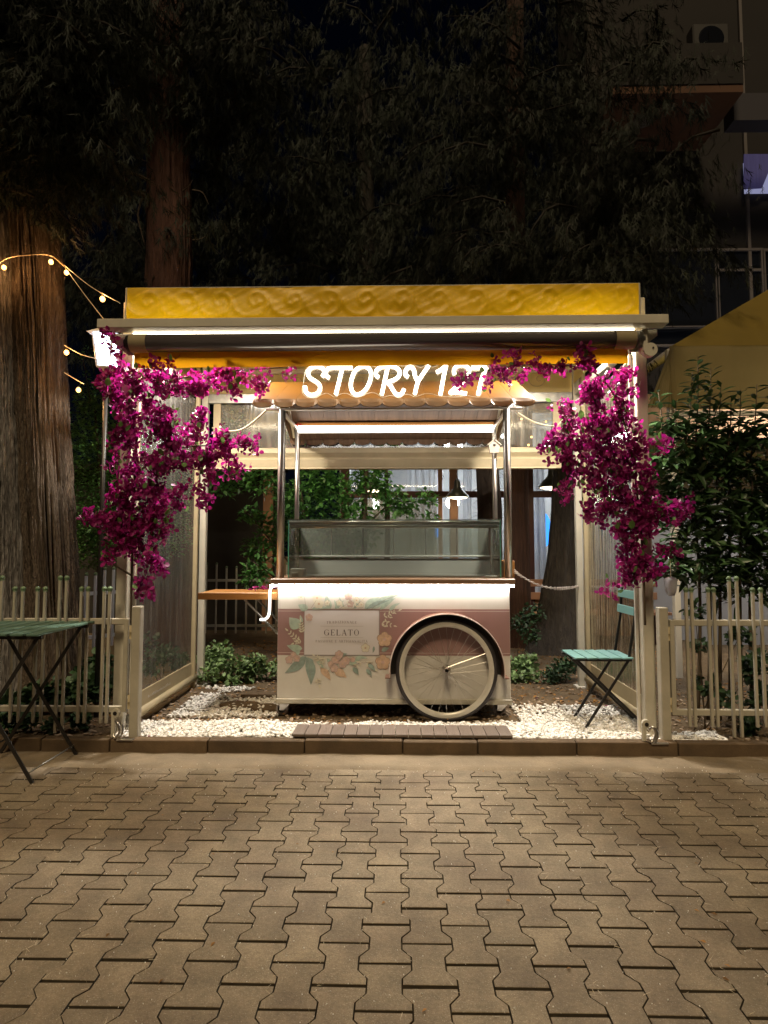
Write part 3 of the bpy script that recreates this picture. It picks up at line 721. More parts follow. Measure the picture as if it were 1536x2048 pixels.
# serif lettering
def glyphs():
    T, t = .15, .05
    def base(x, l=.13): return ('l', x-l, .022, x+l, .022, .045)
    def top(x, l=.13): return ('l', x-l, .978, x+l, .978, .045)
    g = {}
    g['T'] = (.82, [('l', .41, 0, .41, 1, T), ('l', .02, .975, .80, .975, t), ('l', .03, .78, .03, 1, t), ('l', .79, .78, .79, 1, t), base(.41)])
    g['L'] = (.74, [('l', .18, 0, .18, 1, T), ('l', .05, .025, .68, .025, t), ('l', .68, 0, .68, .25, t), top(.18)])
    g['E'] = (.78, [('l', .18, 0, .18, 1, T), ('l', .05, .025, .70, .025, t), ('l', .70, 0, .70, .24, t), ('l', .05, .975, .66, .975, t), ('l', .66, .78, .66, 1, t), ('l', .18, .52, .52, .52, t), ('l', .52, .42, .52, .62, t)])
    g['A'] = (.92, [('l', .44, 1, .13, 0, t), ('l', .44, 1, .77, 0, T), ('l', .24, .36, .64, .36, t), base(.13, .11), base(.78, .12)])
    g['À'] = (.92, g['A'][1]+[('l', .34, 1.22, .46, 1.08, .08)])
    g['O'] = (1.0, [('a', .48, .5, .42, .50, 0, 360)])
    g['G'] = (1.0, [('a', .49, .5, .42, .50, 50, 330), ('l', .82, .06, .82, .44, T*.9), ('l', .66, .45, .94, .45, t), ('l', .80, .74, .80, .95, t)])
    g['D'] = (.95, [('l', .18, 0, .18, 1, T), ('a', .30, .5, .55, .49, -90, 90), ('l', .05, .022, .34, .022, t), ('l', .05, .978, .34, .978, t)])
    g['R'] = (.88, [('l', .18, 0, .18, 1, T), ('a', .34, .75, .28, .235, -90, 90), ('l', .05, .978, .38, .978, t), ('l', .18, .52, .38, .52, t), ('l', .40, .52, .76, 0, T*.9), base(.18)])
    g['P'] = (.76, [('l', .18, 0, .18, 1, T), ('a', .34, .73, .30, .255, -90, 90), ('l', .05, .978, .38, .978, t), ('l', .18, .48, .38, .48, t), base(.18)])
    g['I'] = (.42, [('l', .2, 0, .2, 1, T), base(.2), top(.2)])
    g['Z'] = (.80, [('l', .08, .975, .70, .975, t), ('l', .08, .025, .72, .025, t), ('l', .68, .96, .12, .04, T*.9), ('l', .08, .78, .08, 1, t), ('l', .72, 0, .72, .22, t)])
    g['N'] = (.95, [('l', .16, 0, .16, 1, t), ('l', .16, 1, .76, 0, T), ('l', .76, 0, .76, 1, t), base(.16, .11), top(.76, .11), top(.12, .09)])
    g['S'] = (.68, [('a', .33, .74, .24, .24, 30, 270), ('a', .33, .26, .25, .25, -150, 90), ('l', .55, .74, .55, .95, t), ('l', .08, .05, .08, .27, t)])
    g['V'] = (.9, [('l', .1, 1, .45, 0, T), ('l', .45, 0, .8, 1, t)])
    g[' '] = (.45, [])
    g["'"] = (.25, [('l', .12, 1, .10, .78, .08)])
    return g
GL = glyphs()
def text_mesh(mb, txt, xc, z0, h, y, squeeze=1.0, track=.12, bold=1.0, thick=.0006, arc=0):
    wd = sum(GL[c][0]+track for c in txt)-track; x = xc-wd*h*squeeze/2; total = wd*h*squeeze
    for c in txt:
        gw, prims = GL[c]; tt = ((x+gw*h*squeeze/2)-xc)/(total/2); dz = -arc*tt*tt
        for p in prims:
            if p[0] == 'l':
                a = Vector((x+p[1]*h*squeeze, 0, z0+p[2]*h+dz)); b = Vector((x+p[3]*h*squeeze, 0, z0+p[4]*h+dz)); d = (b-a).normalized(); n = Vector((-d.z, 0, d.x))*(p[5]*h*bold/2)
                mb.prism([((q).x, (q).z) for q in (a+n, b+n, b-n, a-n)], y, y+thick)
            else:
                _, ax, az, rx, rz, a0, a1 = p; n_ = max(5, int(abs(a1-a0)/20)); O = []; I = []
                for i in range(n_+1):
                    a = R(a0+(a1-a0)*i/n_); ca, sa = math.cos(a), math.sin(a)
                    th = (.045+.115*ca*ca)*bold
                    O.append((x+(ax+rx*ca)*h*squeeze, z0+(az+rz*sa)*h+dz)); I.append((x+(ax+(rx-th)*ca)*h*squeeze, z0+(az+(rz-.05*bold)*sa)*h+dz))
                for i in range(n_): mb.prism([O[i], O[i+1], I[i+1], I[i]], y, y+thick)
        x += (gw+track)*h*squeeze
def c7(zx, zy):                                       # artwork coordinates on the cart's front
    p = P(560+zx/5.908, 1150+zy/5.908, CF); return p.x, p.z
px0, pz1 = c7(292, 420); px1, pz0 = c7(1168, 944)
mb = MB(); mb.span((px0-.004, CF-.0022, pz0-.008), (px1+.006, CF-.0013, pz1+.006)); obj('plate_shadow_print', mb, m_inkg, body)
mb = MB(); mb.span((px0, CF-.003, pz0), (px1, CF-.0023, pz1)); plate = obj('label_plate', mb, m_plate, body)
xc = (px0+px1)/2; ym = CF-.0037
mb = MB(); _, zg = c7(0, 712); _, zg1 = c7(0, 642); text_mesh(mb, 'GELATO', xc, zg, zg1-zg, ym, 1.0, .17, 1.0); obj('lettering', mb, m_ink, plate)
mb = MB(); _, z1 = c7(0, 573); _, z2 = c7(0, 543); text_mesh(mb, 'TRADIZIONALE', xc, z1+.003, z2-z1, ym, 1.0, .22, 1.3, arc=.004)
_, z1 = c7(0, 794); _, z2 = c7(0, 766); text_mesh(mb, 'PASSIONE E ARTIGIANALITÀ', xc, z1, z2-z1, ym, .98, .2, 1.3)
for zz, a, b in ((604, 480, 985), (738, 480, 985)): xa, z = c7(a, zz); xb, _ = c7(b, zz); mb.span((xa, ym, z-.0006), (xb, ym+.0006, z+.0006))
obj('small_lettering', mb, m_inkg, plate)
# floral print
lay = [0]
def yl(): lay[0] += 1; return CF-.0042-.00001*lay[0]
def pleaf(mb, b, tp, wd, n=9):
    (x0, z0), (x1, z1) = c7(*b), c7(*tp); d = Vector((x1-x0, z1-z0)); L_ = d.length; d /= L_; q = Vector((-d.y, d.x)); A = []; B = []
    for i in range(n+1):
        t = i/n; w_ = wd*L_*math.sin(PI*t**.8)*(1-.25*t); c = Vector((x0, z0))+d*L_*t+q*(.06*L_*math.sin(PI*t)); A.append(c+q*w_); B.append(c-q*w_)
    pl = [tuple(a) for a in A[:-1]]+[tuple(b_) for b_ in B[::-1][:-1]]; y = yl(); mb.prism(pl, y, y+.0004)
def pline(mb, pts, wd):
    P2 = [Vector(c7(*p)) for p in pts]
    for a, b in zip(P2[:-1], P2[1:]):
        d = (b-a)
        if d.length < 1e-6: continue
        d.normalize(); n = Vector((-d.y, d.x))*wd/2; y = yl(); mb.prism([tuple(a+n), tuple(b+n), tuple(b-n), tuple(a-n)], y, y+.0004)
def sprig(mbl, mbt, b, tp, k, ll, wd=.22):
    b, tp = Vector(b), Vector(tp); pline(mbt, [b, tp], .0016); d = (tp-b); L_ = d.length; d /= L_; q = Vector((-d.y, d.x))
    for i in range(k):
        c = b+d*L_*(.2+.8*i/k)
        for s_ in (-1, 1):
            e = c+(d*.6+q*s_*.8)*ll*(1-.3*i/k); pleaf(mbl, c, e, wd)
    pleaf(mbl, tp, tp+d*ll, wd)
def flower(mbp, mbc, c, r, k=5, out=None):
    x, z = c7(*c); rm_ = r/5.908*CF/1200
    for i in range(k):
        a = 2*PI*i/k+.3; pl = []
        for j in range(8):
            t = 2*PI*j/8; pl.append((x+rm_*.55*math.cos(a)+rm_*.48*math.cos(t), z+rm_*.55*math.sin(a)+rm_*.48*math.sin(t)))
        y = yl()
        if out is not None:
            out.prism([(x+(p-x)*1.07, z+(q-z)*1.07) for p, q in pl], y+.0003, y+.0005); y = yl()
        mbp.prism(pl, y, y+.0004)
    y = yl(); mbc.prism([(x+rm_*.25*math.cos(2*PI*j/8), z+rm_*.25*math.sin(2*PI*j/8)) for j in range(8)], y, y+.0004)
E, F_ = MB(), MB()                                       # ivory, twig
def lp(b, t, w_, mt, nm='leaf_print'):
    q = MB(); pleaf(q, b, t, w_); obj(nm, q, mt, body)
def fl(c, r, mt, mc, out=None):
    q, k = MB(), MB(); flower(q, k, c, r, 5, out); o = obj('flower_print', q, mt, body); obj('flower_centre', k, mc, o)
for b, t, w_ in (((310, 960), (55, 1160), .2), ((330, 970), (365, 1300), .2), ((400, 1040), (300, 970), .3), ((1200, 900), (1290, 860), .3)): lp(b, t, w_, m_sage)
for b, t, w_ in (((600, 400), (545, 230), .24), ((650, 400), (760, 300), .2), ((370, 400), (600, 395), .1), ((1080, 400), (1400, 230), .14), ((1180, 410), (1370, 270), .14), ((820, 1060), (960, 985), .25), ((1000, 400), (1180, 260), .22)): lp(b, t, w_, m_sagel)
for b, t, w_ in (((265, 870), (80, 830), .25), ((240, 620), (110, 500), .45), ((330, 400), (215, 350), .4)): lp(b, t, w_, m_sagel)
for b, t, w_ in (((700, 395), (640, 290), .16), ((880, 400), (960, 280), .16), ((500, 395), (470, 300), .2), ((760, 400), (700, 250), .14), ((1290, 420), (1420, 330), .16), ((430, 1000), (520, 1110), .2), ((560, 985), (600, 1090), .2), ((890, 975), (1040, 985), .14), ((240, 900), (130, 960), .2), ((270, 560), (240, 470), .22)): lp(b, t, w_, m_sagel)
for b, t, w_ in (((1020, 400), (1300, 300), .10), ((700, 960), (800, 930), .2)): lp(b, t, w_, m_sage)
for c, r_ in (((905, 300), 38), ((560, 330), 34), ((700, 330), 36), ((960, 350), 34)): fl(c, r_, m_ivory, m_peach, F_)
for c, r_ in (((830, 340), 40), ((600, 1050), 36), ((160, 940), 34), ((860, 1000), 30)): fl(c, r_, m_pink, m_peach, F_)
for b, t in (((1180, 560), (1340, 600)), ((1190, 500), (1400, 420)), ((260, 760), (170, 800)), ((520, 960), (480, 1060))): sprig(E, F_, b, t, 3, 48)
for b, t, w_ in (((480, 1100), (600, 1245), .24), ((640, 1120), (790, 1215), .3)): lp(b, t, w_, m_peach)
for c in ((1235, 760), (1215, 1030)): fl(c, 85, m_peach, m_pink, F_)
for c in ((660, 1000), (740, 1050), (640, 1100), (780, 1010), (700, 940)): fl(c, 48, m_pink, m_peach, F_)
for c in ((440, 270), (460, 340)): fl(c, 60, m_ivory, m_peach)
fl((810, 250), 50, m_pink, m_peach); fl((345, 500), 45, m_pink, m_peach); fl((110, 1000), 45, m_pink, m_peach, F_); fl((200, 985), 40, m_pink, m_peach, F_)
fl((1010, 860), 50, m_ivory, m_peach, F_); fl((250, 260), 40, m_ivory, m_peach)
for b, t in (((250, 800), (100, 660)), ((270, 700), (250, 560)), ((1190, 660), (1360, 400))): sprig(E, F_, b, t, 4, 52)
for b, t in (((960, 1010), (880, 1090)), ((1010, 1020), (1120, 1110)), ((860, 400), (1030, 240)), ((480, 1010), (420, 960)), ((440, 1210), (460, 1290)), ((700, 400), (860, 300))): sprig(E, F_, b, t, 2, 55)
for b, t, w_ in (((860, 1090), (930, 1180), .26), ((1040, 1050), (1130, 1140), .22), ((1020, 1110), (1085, 1200), .25), ((1110, 840), (1095, 920), .2)): lp(b, t, w_, m_sage)
pline(F_, [(310, 400), (290, 260)], .002); pline(F_, [(365, 395), (430, 300)], .002); pline(F_, [(830, 1080), (980, 1030), (1100, 1030)], .002)
pline(F_, [(560, 1150), (640, 1040)], .003); pline(F_, [(1080, 400), (1240, 290), (1400, 232)], .0022); pline(F_, [(340, 980), (365, 1270)], .0012); pline(F_, [(300, 970), (80, 1150)], .0012); pline(F_, [(600, 395), (560, 260)], .0012)
obj('sprig_print', E, m_ivory, body, kind='stuff'); obj('twig_print', F_, m_twig, body, kind='stuff')
# wheel
WC = P(893, 1340, 4.465); WR = .374; WC.z = GZ-.004+WR
wheel = obj('wheel', MB().lathe([(.014, -.04), (.026, -.038), (.026, -.03), (.016, -.028), (.016, .028), (.03, .03), (.03, .04)], WC, 20, 'y'), m_steel, cart, True)
def ring(c, Rm, prof, n=72):                      # prof: (dr, dy) closed section
    mb = MB(); mb.lathe([(Rm+a, b) for a, b in prof], c, n, 'y', closed=True); return mb
obj('tyre', ring(WC, WR-.018, [(.018*math.cos(t), .018*math.sin(t)) for t in np.linspace(0, 2*PI, 12, endpoint=False)], 96), m_rubber, wheel, True)
obj('rim', ring(WC, WR-.03, [(.004, -.013), (.0, -.016), (-.018, -.012), (-.034, -.006), (-.036, 0), (-.034, .006), (-.018, .012), (0, .016)], 96), m_rim, wheel, True)
for k in range(32):
    a = 2*PI*k/32; sd = (-1)**k; tang = .35*(1 if (k//2) % 2 else -1); mb = MB()
    mb.tube([WC+Vector((.024*math.cos(a+tang*3), -.033*sd, .024*math.sin(a+tang*3))), WC+Vector(((WR-.064)*math.cos(a), 0, (WR-.064)*math.sin(a)))], .0014, 5)
    obj('spoke', mb, m_steel, wheel)
# fender and wheel well
FR = .417; fc = Vector((WC.x, 0, WC.z-.005)); mb = MB(); a0, a1, n_ = R(-6), R(186), 48
for i in range(n_):
    a, b = a0+(a1-a0)*i/n_, a0+(a1-a0)*(i+1)/n_
    q = []
    for ang in (a, b):
        for r_ in (FR-.006, FR): 
            for y in (CF-.135, CF): q.append((fc.x+r_*math.cos(ang), y, fc.z+r_*math.sin(ang)))
    mb.add(q, [(2, 6, 7, 3), (0, 1, 5, 4), (0, 4, 6, 2), (1, 3, 7, 5)])
for ang, s_ in ((a0, 1), (a1, -1)): mb.span((fc.x+(FR-.006)*math.cos(ang)-(0 if s_ > 0 else .04), CF-.13, fc.z+FR*math.sin(ang)-.006), (fc.x+(FR-.006)*math.cos(ang)+(.04 if s_ > 0 else 0), CF-.002, fc.z+FR*math.sin(ang)))
fender = obj('fender', mb, m_fend, cart, False)
mb = MB(); mb.tube([(fc.x+(FR-.002)*math.cos(a0+(a1-a0)*i/64), CF-.136, fc.z+(FR-.002)*math.sin(a0+(a1-a0)*i/64)) for i in range(65)], .0042, 6); obj('fender_lip', mb, m_line, fender, True)
mb = MB(); pl = [(fc.x+(FR-.008)*math.cos(a0+(a1-a0)*i/48), fc.z+(FR-.008)*math.sin(a0+(a1-a0)*i/48)) for i in range(49)]; pl2 = [(fc.x+(WR-.052)*math.cos(a0+(a1-a0)*i/48), fc.z+(WR-.052)*math.sin(a0+(a1-a0)*i/48)) for i in range(49)]
for i in range(48): mb.prism([pl[i], pl[i+1], pl2[i+1], pl2[i]], CF-.012, CF-.0095)
obj('wheel_well', mb, m_black, cart)
# castors
for u, y in ((566, 4.60), (1000, 4.62)):
    c = P(u, 1424, y); c.z = GZ+.055; s_ = -1 if u < 700 else 1
    mb = MB(); mb.span((c.x-.03, c.y-.03, zb0-.028), (c.x+.05, c.y+.03, zb0-.015), .003); mb.lathe([(.022, 0), (.022, .02)], (c.x+.015, c.y, zb0-.05), 14)
    pl = [(c.x-.025, c.z-.012), (c.x+.008, c.z-.014), (c.x+.05, zb0-.03), (c.x-.02, zb0-.03)]
    mb.prism(pl, c.y-.026, c.y-.022); mb.prism(pl, c.y+.022, c.y+.026)
    if s_ < 0: mb.box((c.x-.04, c.y, c.z+.03), (.05, .04, .008), Euler((0, R(25), 0)).to_matrix(), .002); mb.tube([(c.x-.062, c.y-.02, c.z+.04), (c.x-.062, c.y+.02, c.z+.04)], .008, 8)
    ca = obj('castor', mb, m_steel, cart); mb = MB(); mb.lathe([(.03, -.016), (.046, -.013), (.048, 0), (.046, .013), (.03, .016)], (c.x-.006, c.y, c.z-.004), 22, 'y'); obj('castor_wheel', mb, m_inkg, ca, True)
# back wheel on the far side of the cart and rear castor keep it standing
mb = MB(); mb.lathe([(.02, 0), (.02, .7)], (WC.x, CF+.03, WC.z), 10, 'y'); obj('axle', mb, m_black, cart)
# canopy posts
PY0, PY1 = 4.62, 5.26
eave = Z(819, PY0)
pf = {}
for u, y, zt in ((559.5, PY0, eave), (1018, PY0, eave), (593, PY1, Z(858, PY1)), (991, PY1, Z(858, PY1))):
    x = X(u, y); mb = MB(); mb.tube([(x, y, ct+.03), (x, y, zt)], .0235 if y < 5 else .021, 16); obj('canopy_post', mb, m_steel, cart, True); pf[u] = x
    if y < 5:
        mb = MB(); mb.tube([(x+(.02 if u < 700 else -.02), y+.03, ct+.03), (x+(.02 if u < 700 else -.02), y+.03, zt)], .009, 8); obj('post_brace', mb, m_steeld, cart, True)
# canopy
EY0, RYD, EY1 = 4.14, 4.74, 5.56; EZ, RGZ = Z(797, EY0), Z(763, RYD)
qx0, qx1 = X(503, EY0), X(1073, EY0); can = obj('canopy', MB().span((qx0+.05, RYD-.012, RGZ-.03), (qx1-.05, RYD+.012, RGZ-.005), .004), m_canopy, cart)
NS = 13; sw = (qx1-qx0)/NS
def slope_strip(i, front):
    xa, xb = qx0+i*sw+.0008, qx0+(i+1)*sw-.0008; mb = MB(); n_ = 8; cols = []
    ye = EY0 if front else EY1; s_ = 1 if front else -1; lean = .040*s_
    for j in range(n_+1):
        t = j/n_; x = xa+(xb-xa)*t; drop = .026*(math.sin(PI*t))**.45+.040
        bulge = .003*math.sin(PI*t)
        cols.append([(x, RYD, RGZ+bulge*.4), (x, ye, EZ+bulge*.6), (x, ye-lean*.55, EZ-drop*.45), (x, ye-lean, EZ-drop)])
    nv = 4; vs = [p for c in cols for p in c]; m_ = len(vs)
    vs += [(x, y+(.003*s_), z-.005) for x, y, z in vs]
    fs = []
    for j in range(n_):
        for q in range(3): a = j*nv+q; fs += [(a, a+nv, a+nv+1, a+1), (m_+a, m_+a+1, m_+a+nv+1, m_+a+nv)]
        a = j*nv+3; fs.append((a, a+nv, m_+a+nv, m_+a))
    for j in (0, n_):
        for q in range(3): a = j*nv+q; fs.append((a, a+1, m_+a+1, m_+a))
    mb.add(vs, fs); return mb
for i in range(NS):
    obj('canopy_strip', slope_strip(i, True), m_canopy, can, False); obj('rear_canopy_strip', slope_strip(i, False), m_plank, can)
# underside planks of the rear slope
for i in range(17):
    xa = qx0+.03+(qx1-qx0-.06)*i/17; xb = qx0+.03+(qx1-qx0-.06)*(i+1)/17-.003; mb = MB()
    mb.add([(xa, RYD, RGZ-.012), (xb, RYD, RGZ-.012), (xb, EY1-.01, EZ-.012), (xa, EY1-.01, EZ-.012), (xa, RYD, RGZ-.02), (xb, RYD, RGZ-.02), (xb, EY1-.01, EZ-.02), (xa, EY1-.01, EZ-.02)],
           [(0,1,2,3),(7,6,5,4),(0,4,5,1),(2,6,7,3),(0,3,7,4),(1,5,6,2)]); obj('underside_plank', mb, m_plank, can)
mb = MB(); z = Z(818, PY0); mb.span((pf[559.5]-.12, PY0-.02, z-.008), (pf[1018]+.12, PY0+.02, z+.006), .003); obj('front_eave_rail', mb, m_steel, can)
zl = Z(850, PY1); mb = MB(); mb.span((pf[593], PY1-.02, zl-.01), (pf[991], PY1+.02, zl+.022), .003); obj('rear_beam', mb, m_wood, can)
mb = MB(); mb.span((pf[593]+.01, PY1-.05, Z(866, PY1)), (pf[991]-.01, PY1-.02, Z(853, PY1)), .004); obj('light_bar', mb, m_led2, can)
for u0, u1 in ((559.5, 593), (1018, 991)):
    mb = MB(); mb.beam((pf[u0], PY0, z-.005), (pf[u1], PY1, Z(858, PY1)), .025, .025, .003); mb.beam((pf[u0]+(-.05 if u0 < 700 else .05), EY0+.05, EZ-.01), (pf[u0], RYD, RGZ-.03), .02, .02, .002)
    mb.beam((pf[u0]+(-.05 if u0 < 700 else .05), EY1-.05, EZ-.01), (pf[u0], RYD, RGZ-.03), .02, .02, .002); obj('side_bracket', mb, m_steel, can)
# glass display case
g0, g1, gy0, gy1 = X(577, 4.67), X(1001, 4.67), 4.67, 5.14; zc = ct+.042; gt = Z(1040, 4.67)
case = obj('display_case', MB().span((g0+.02, gy0+.03, zc), (g1-.02, gy1-.02, zc+.012), .002), m_steel, cart)
mb = MB(); mb.span((g0, gy0, zc), (g1, gy0+.006, gt)); obj('front_pane', mb, m_glass, case)
for x in (g0, g1): mb = MB(); mb.span((x-.003, gy0+.007, zc), (x+.003, gy1, gt)); obj('side_pane', mb, m_glass, case)
mb = MB()
for x in (g0, g1): mb.span((x-.0035, gy0-.003, zc), (x+.0035, gy0-.0005, gt), 0)
obj('pane_edge', mb, m_gedge, case)
mb = MB(); mb.span((g0-.004, gy0-.006, gt+.001), (g1+.004, gy1, gt+.007)); obj('top_pane', mb, m_glass, case)
mb = MB(); mb.tube([(g0, gy0+.03, gt-.018), (g1, gy0+.03, gt-.018)], .014, 12); mb.tube([(g0+.01, gy0+.035, gt-.048), (g1-.01, gy0+.035, gt-.048)], .014, 12); obj('top_bar', mb, m_steel, case, True)
zr = Z(1112, gy1)
mb = MB(); mb.span((g0+.01, gy1-.03, zr-.012), (g1-.01, gy1, zr+.006), .004); obj('rear_ledge', mb, m_cart, case)
mb = MB(); mb.span((g0+.01, gy1-.02, zc+.01), (g1-.01, gy1-.005, zr-.02), .002); obj('rear_panel', mb, m_cart, case)
for i in range(6):
    a = g0+.02+(g1-g0-.04)*i/6; b = g0+.02+(g1-g0-.04)*(i+1)/6
    mb = MB(); mb.span((a, gy1-.012, zr+.008), (b-.005, gy1-.008, gt-.002)); d_ = obj('sliding_pane', mb, m_rear, case)
    mb = MB(); mb.span((b-.005, gy1-.014, zr+.008), (b-.001, gy1-.006, gt-.002)); obj('pane_joint', mb, m_inkg, d_)
mb = MB(); xb_ = X(592, 4.74); mb.box((xb_+.02, 4.74, zc+.035), (.11, .09, .07), None, .006); mb.box((xb_, 4.69, zc+.03), (.05, .01, .02), None, .003); obj('control_box', mb, m_cart, cart)
# folding side shelf
sy0, sy1 = 4.54, 4.98; sz1 = Z(1186, sy0)
mb = MB(); mb.span((X(397, sy0), sy0, sz1-.052), (cx0-.004, sy0+.025, sz1), .003); sh = obj('side_shelf', mb, m_wood, cart)
mb = MB(); mb.span((X(397, sy0), sy0+.027, sz1-.03), (cx0-.004, sy1, sz1-.002), .003); obj('shelf_board', mb, m_wood, sh)
for y in (sy0+.04, sy1-.08):
    mb = MB(); mb.beam((X(488, sy0), y, sz1-.055), (cx0-.005, y, Z(1270, sy0)), .012, .028, .002, (0, 1, 0)); obj('shelf_bracket', mb, m_steeld, sh)
mb = MB(); mb.span((X(1008, 4.72), 4.74, zc), (X(1030, 4.72), 5.0, zc+.13), .003); obj('side_locker', mb, m_wood, cart)
# little things on the cart
t = thing('posy', 'small bunch of magenta petals lying on the wooden side shelf', 'petals', (X(530, 4.72), 4.72, sz1))
N = 26; pp = np.stack([X(530, 4.72)+rg.normal(0, .045, N), 4.70+rg.normal(0, .03, N), sz1+.01+rg.random(N)*.035], 1)
cloud('petal', LEAFR[0], LEAFR[1], pp, rotmats(rg.uniform(0, 6, N), rg.uniform(-.8, .8, N), rg.uniform(-.8, .8, N)), rg.uniform(.025, .04, N), m_bract, t)
# birdhouse ornament on the right rear post
b0 = P(988, 893, PY1-.06); bh = thing('birdhouse_ornament', 'small cream birdhouse ornament hanging on the right rear canopy post', 'ornament', tuple(b0))
mb = MB(); s_ = .048; mb.prism([(b0.x-s_*.8, b0.z-s_*1.2), (b0.x+s_*.8, b0.z-s_*1.2), (b0.x+s_, b0.z+s_*.2), (b0.x, b0.z+s_*1.05), (b0.x-s_, b0.z+s_*.2)], b0.y-.02, b0.y+.02); obj('house', mb, m_birdw, bh)
mb = MB(); mb.beam((b0.x-s_*1.25, b0.y-.002, b0.z+s_*.2), (b0.x+.002, b0.y-.002, b0.z+s_*1.25), .05, .008, 0); mb.beam((b0.x+s_*1.25, b0.y-.002, b0.z+s_*.2), (b0.x-.002, b0.y-.002, b0.z+s_*1.25), .05, .008, 0); obj('roof', mb, m_cream, bh)
mb = MB(); mb.lathe([(.012, -.022), (.012, -.0205)], (b0.x, b0.y, b0.z+.008), 12, 'y'); obj('entrance_hole', mb, m_black, bh)
mb = MB(); 
for q in (-.006, 0, .006): mb.tube([(b0.x+q, b0.y, b0.z+s_*1.1), (b0.x+q*2.2, b0.y+.01, b0.z+.115)], .0022, 5)
obj('ribbon', mb, m_cream, bh)
mb = MB(); x = X(597, PY1); zz = Z(852, PY1)
for a in range(6): mb.ball((x+.02*math.cos(a), PY1-.03+.012*math.sin(a*2), zz+.014*math.sin(a)), .011, 6, 4)
tag(obj('red_bow', mb, m_red), 'tiny red bow tied at the top of the left rear canopy post', 'bow')
# hanging white garlands at case ends
for u, lab in ((590, 'thin white garland hanging at the left end of the glass case'), (990, 'thin white garland hanging at the right end of the glass case')):
    c = P(u, 1060, gy0+.045); mb = MB()
    for k in range(5):
        pts = [(c.x+rnd.uniform(-.03, .03), c.y+rnd.uniform(-.01, .01), c.z)]
        for j in range(5): q = pts[-1]; pts.append((q[0]+rnd.uniform(-.006, .006), q[1], q[2]-rnd.uniform(.012, .03)))
        mb.tube(pts, .0022, 4)
        mb.ball(pts[-1], .005, 5, 4)
    tag(obj('garland', mb, m_plastic, None, True), lab, 'garland', 'garlands in the glass case')
# ============================================================ NEON SIGN
SY = 4.02
def c8(zx, zy): return P(590+zx/3.657, 700+zy/3.657, SY)
sign = thing('neon_sign', 'glowing white neon sign reading STORY 127 above the cart canopy', 'sign', tuple(P(790, 800, SY)))
strokes = {
 'S': [[(200,195),(215,160),(195,130),(150,120),(110,138),(95,172),(112,205),(155,232),(182,262),(176,302),(145,325),(105,326),(78,302),(74,265)]],
 'T': [[(250,202),(228,187),(226,155),(255,132),(330,128),(420,130)], [(345,132),(322,230),(298,325)]],
 'O': [[(485,120),(442,150),(416,205),(408,262),(422,308),(455,325),(502,305),(537,255),(556,192),(547,142),(515,120),(485,120)]],
 'R': [[(612,200),(593,182),(595,152),(625,127),(680,115),(732,125),(765,155),(758,192),(725,218),(682,236),(700,262),(722,300),(748,326),(778,320),(798,285)], [(678,125),(655,230),(634,326)]],
 'Y': [[(828,196),(807,178),(812,145),(842,122),(868,142),(878,190),(898,228)], [(978,115),(932,180),(900,232),(886,280),(876,322)]],
 '1': [[(1036,162),(1072,142),(1106,112)], [(1106,112),(1086,200),(1064,326)]],
 '2': [[(1166,178),(1164,142),(1195,114),(1240,112),(1272,140),(1264,185),(1225,238),(1170,280),(1136,312),(1178,308),(1256,318)]],
 '7': [[(1290,130),(1330,131),(1402,130)], [(1402,130),(1368,205),(1340,326)]]}
for ch, ss in strokes.items():
    mb = MB()
    for s_ in ss: mb.tube([Vector(p) for p in smoothpath([c8(*q) for q in s_], 4)], .0125, 8)
    obj('letter_tube' if ch.isalpha() else 'digit_tube', mb, m_neon, sign, True, 'neon tube shaped '+ch)
ol = [(50,285),(62,220),(75,150),(110,112),(200,112),(300,120),(400,112),(500,100),(600,118),(690,98),(790,112),(850,98),(920,122),(970,100),(1010,120),(1060,100),(1120,96),(1180,104),(1240,94),(1300,106),(1410,108),(1420,140),(1385,230),(1360,330),
      (1310,338),(1262,328),(1210,338),(1120,338),(1060,332),(1000,318),(950,316),(880,338),(840,322),(800,322),(760,345),(700,328),(640,342),(590,312),(540,310),(480,336),(430,340),(380,314),(330,318),(290,342),(240,314),(190,322),(150,345),(90,342),(58,320)]
op = smoothpath([c8(*q) for q in ol], 3, True); op = [Vector((p.x, SY+.018, p.z)) for p in op]
mb = MB(); mb.tube(op, .0022, 5, closed=True); obj('backing_edge', mb, m_white, sign, True)
mb = MB(); mb.prism([(p.x, p.z) for p in op], SY+.016, SY+.019); obj('acrylic_backing', mb, m_acr, sign)
for u in (640, 790, 950):
    mb = MB(); a = P(u, 728, SY); mb.tube([(a.x, SY+.02, a.z), (a.x, 4.04, BZ0-.04)], .0015, 4); obj('hanging_wire', mb, m_steel, sign)
# ============================================================ DECK MAT
dk = thing('deck_mat', 'strip of brown composite deck boards laid on pebbles before the cart', 'deck', (0, 4.02, GZ))
dx0, dx1 = X(584, 3.96), X(1024, 3.96); nb = 17
for i in range(nb):
    a = dx0+(dx1-dx0)*i/nb; mb = MB(); mb.span((a+.0018, KY+.045, GZ+.022), (a+(dx1-dx0)/nb-.0018, 4.235, GZ+.040), .002); obj('deck_board', mb, m_deck, dk)
mb = MB(); mb.span((dx0+.01, KY+.11, GZ-.012), (dx1-.01, KY+.14, GZ+.005)); mb.span((dx0+.01, 4.16, GZ-.012), (dx1-.01, 4.19, GZ+.005)); obj('bearer', mb, m_black, dk)
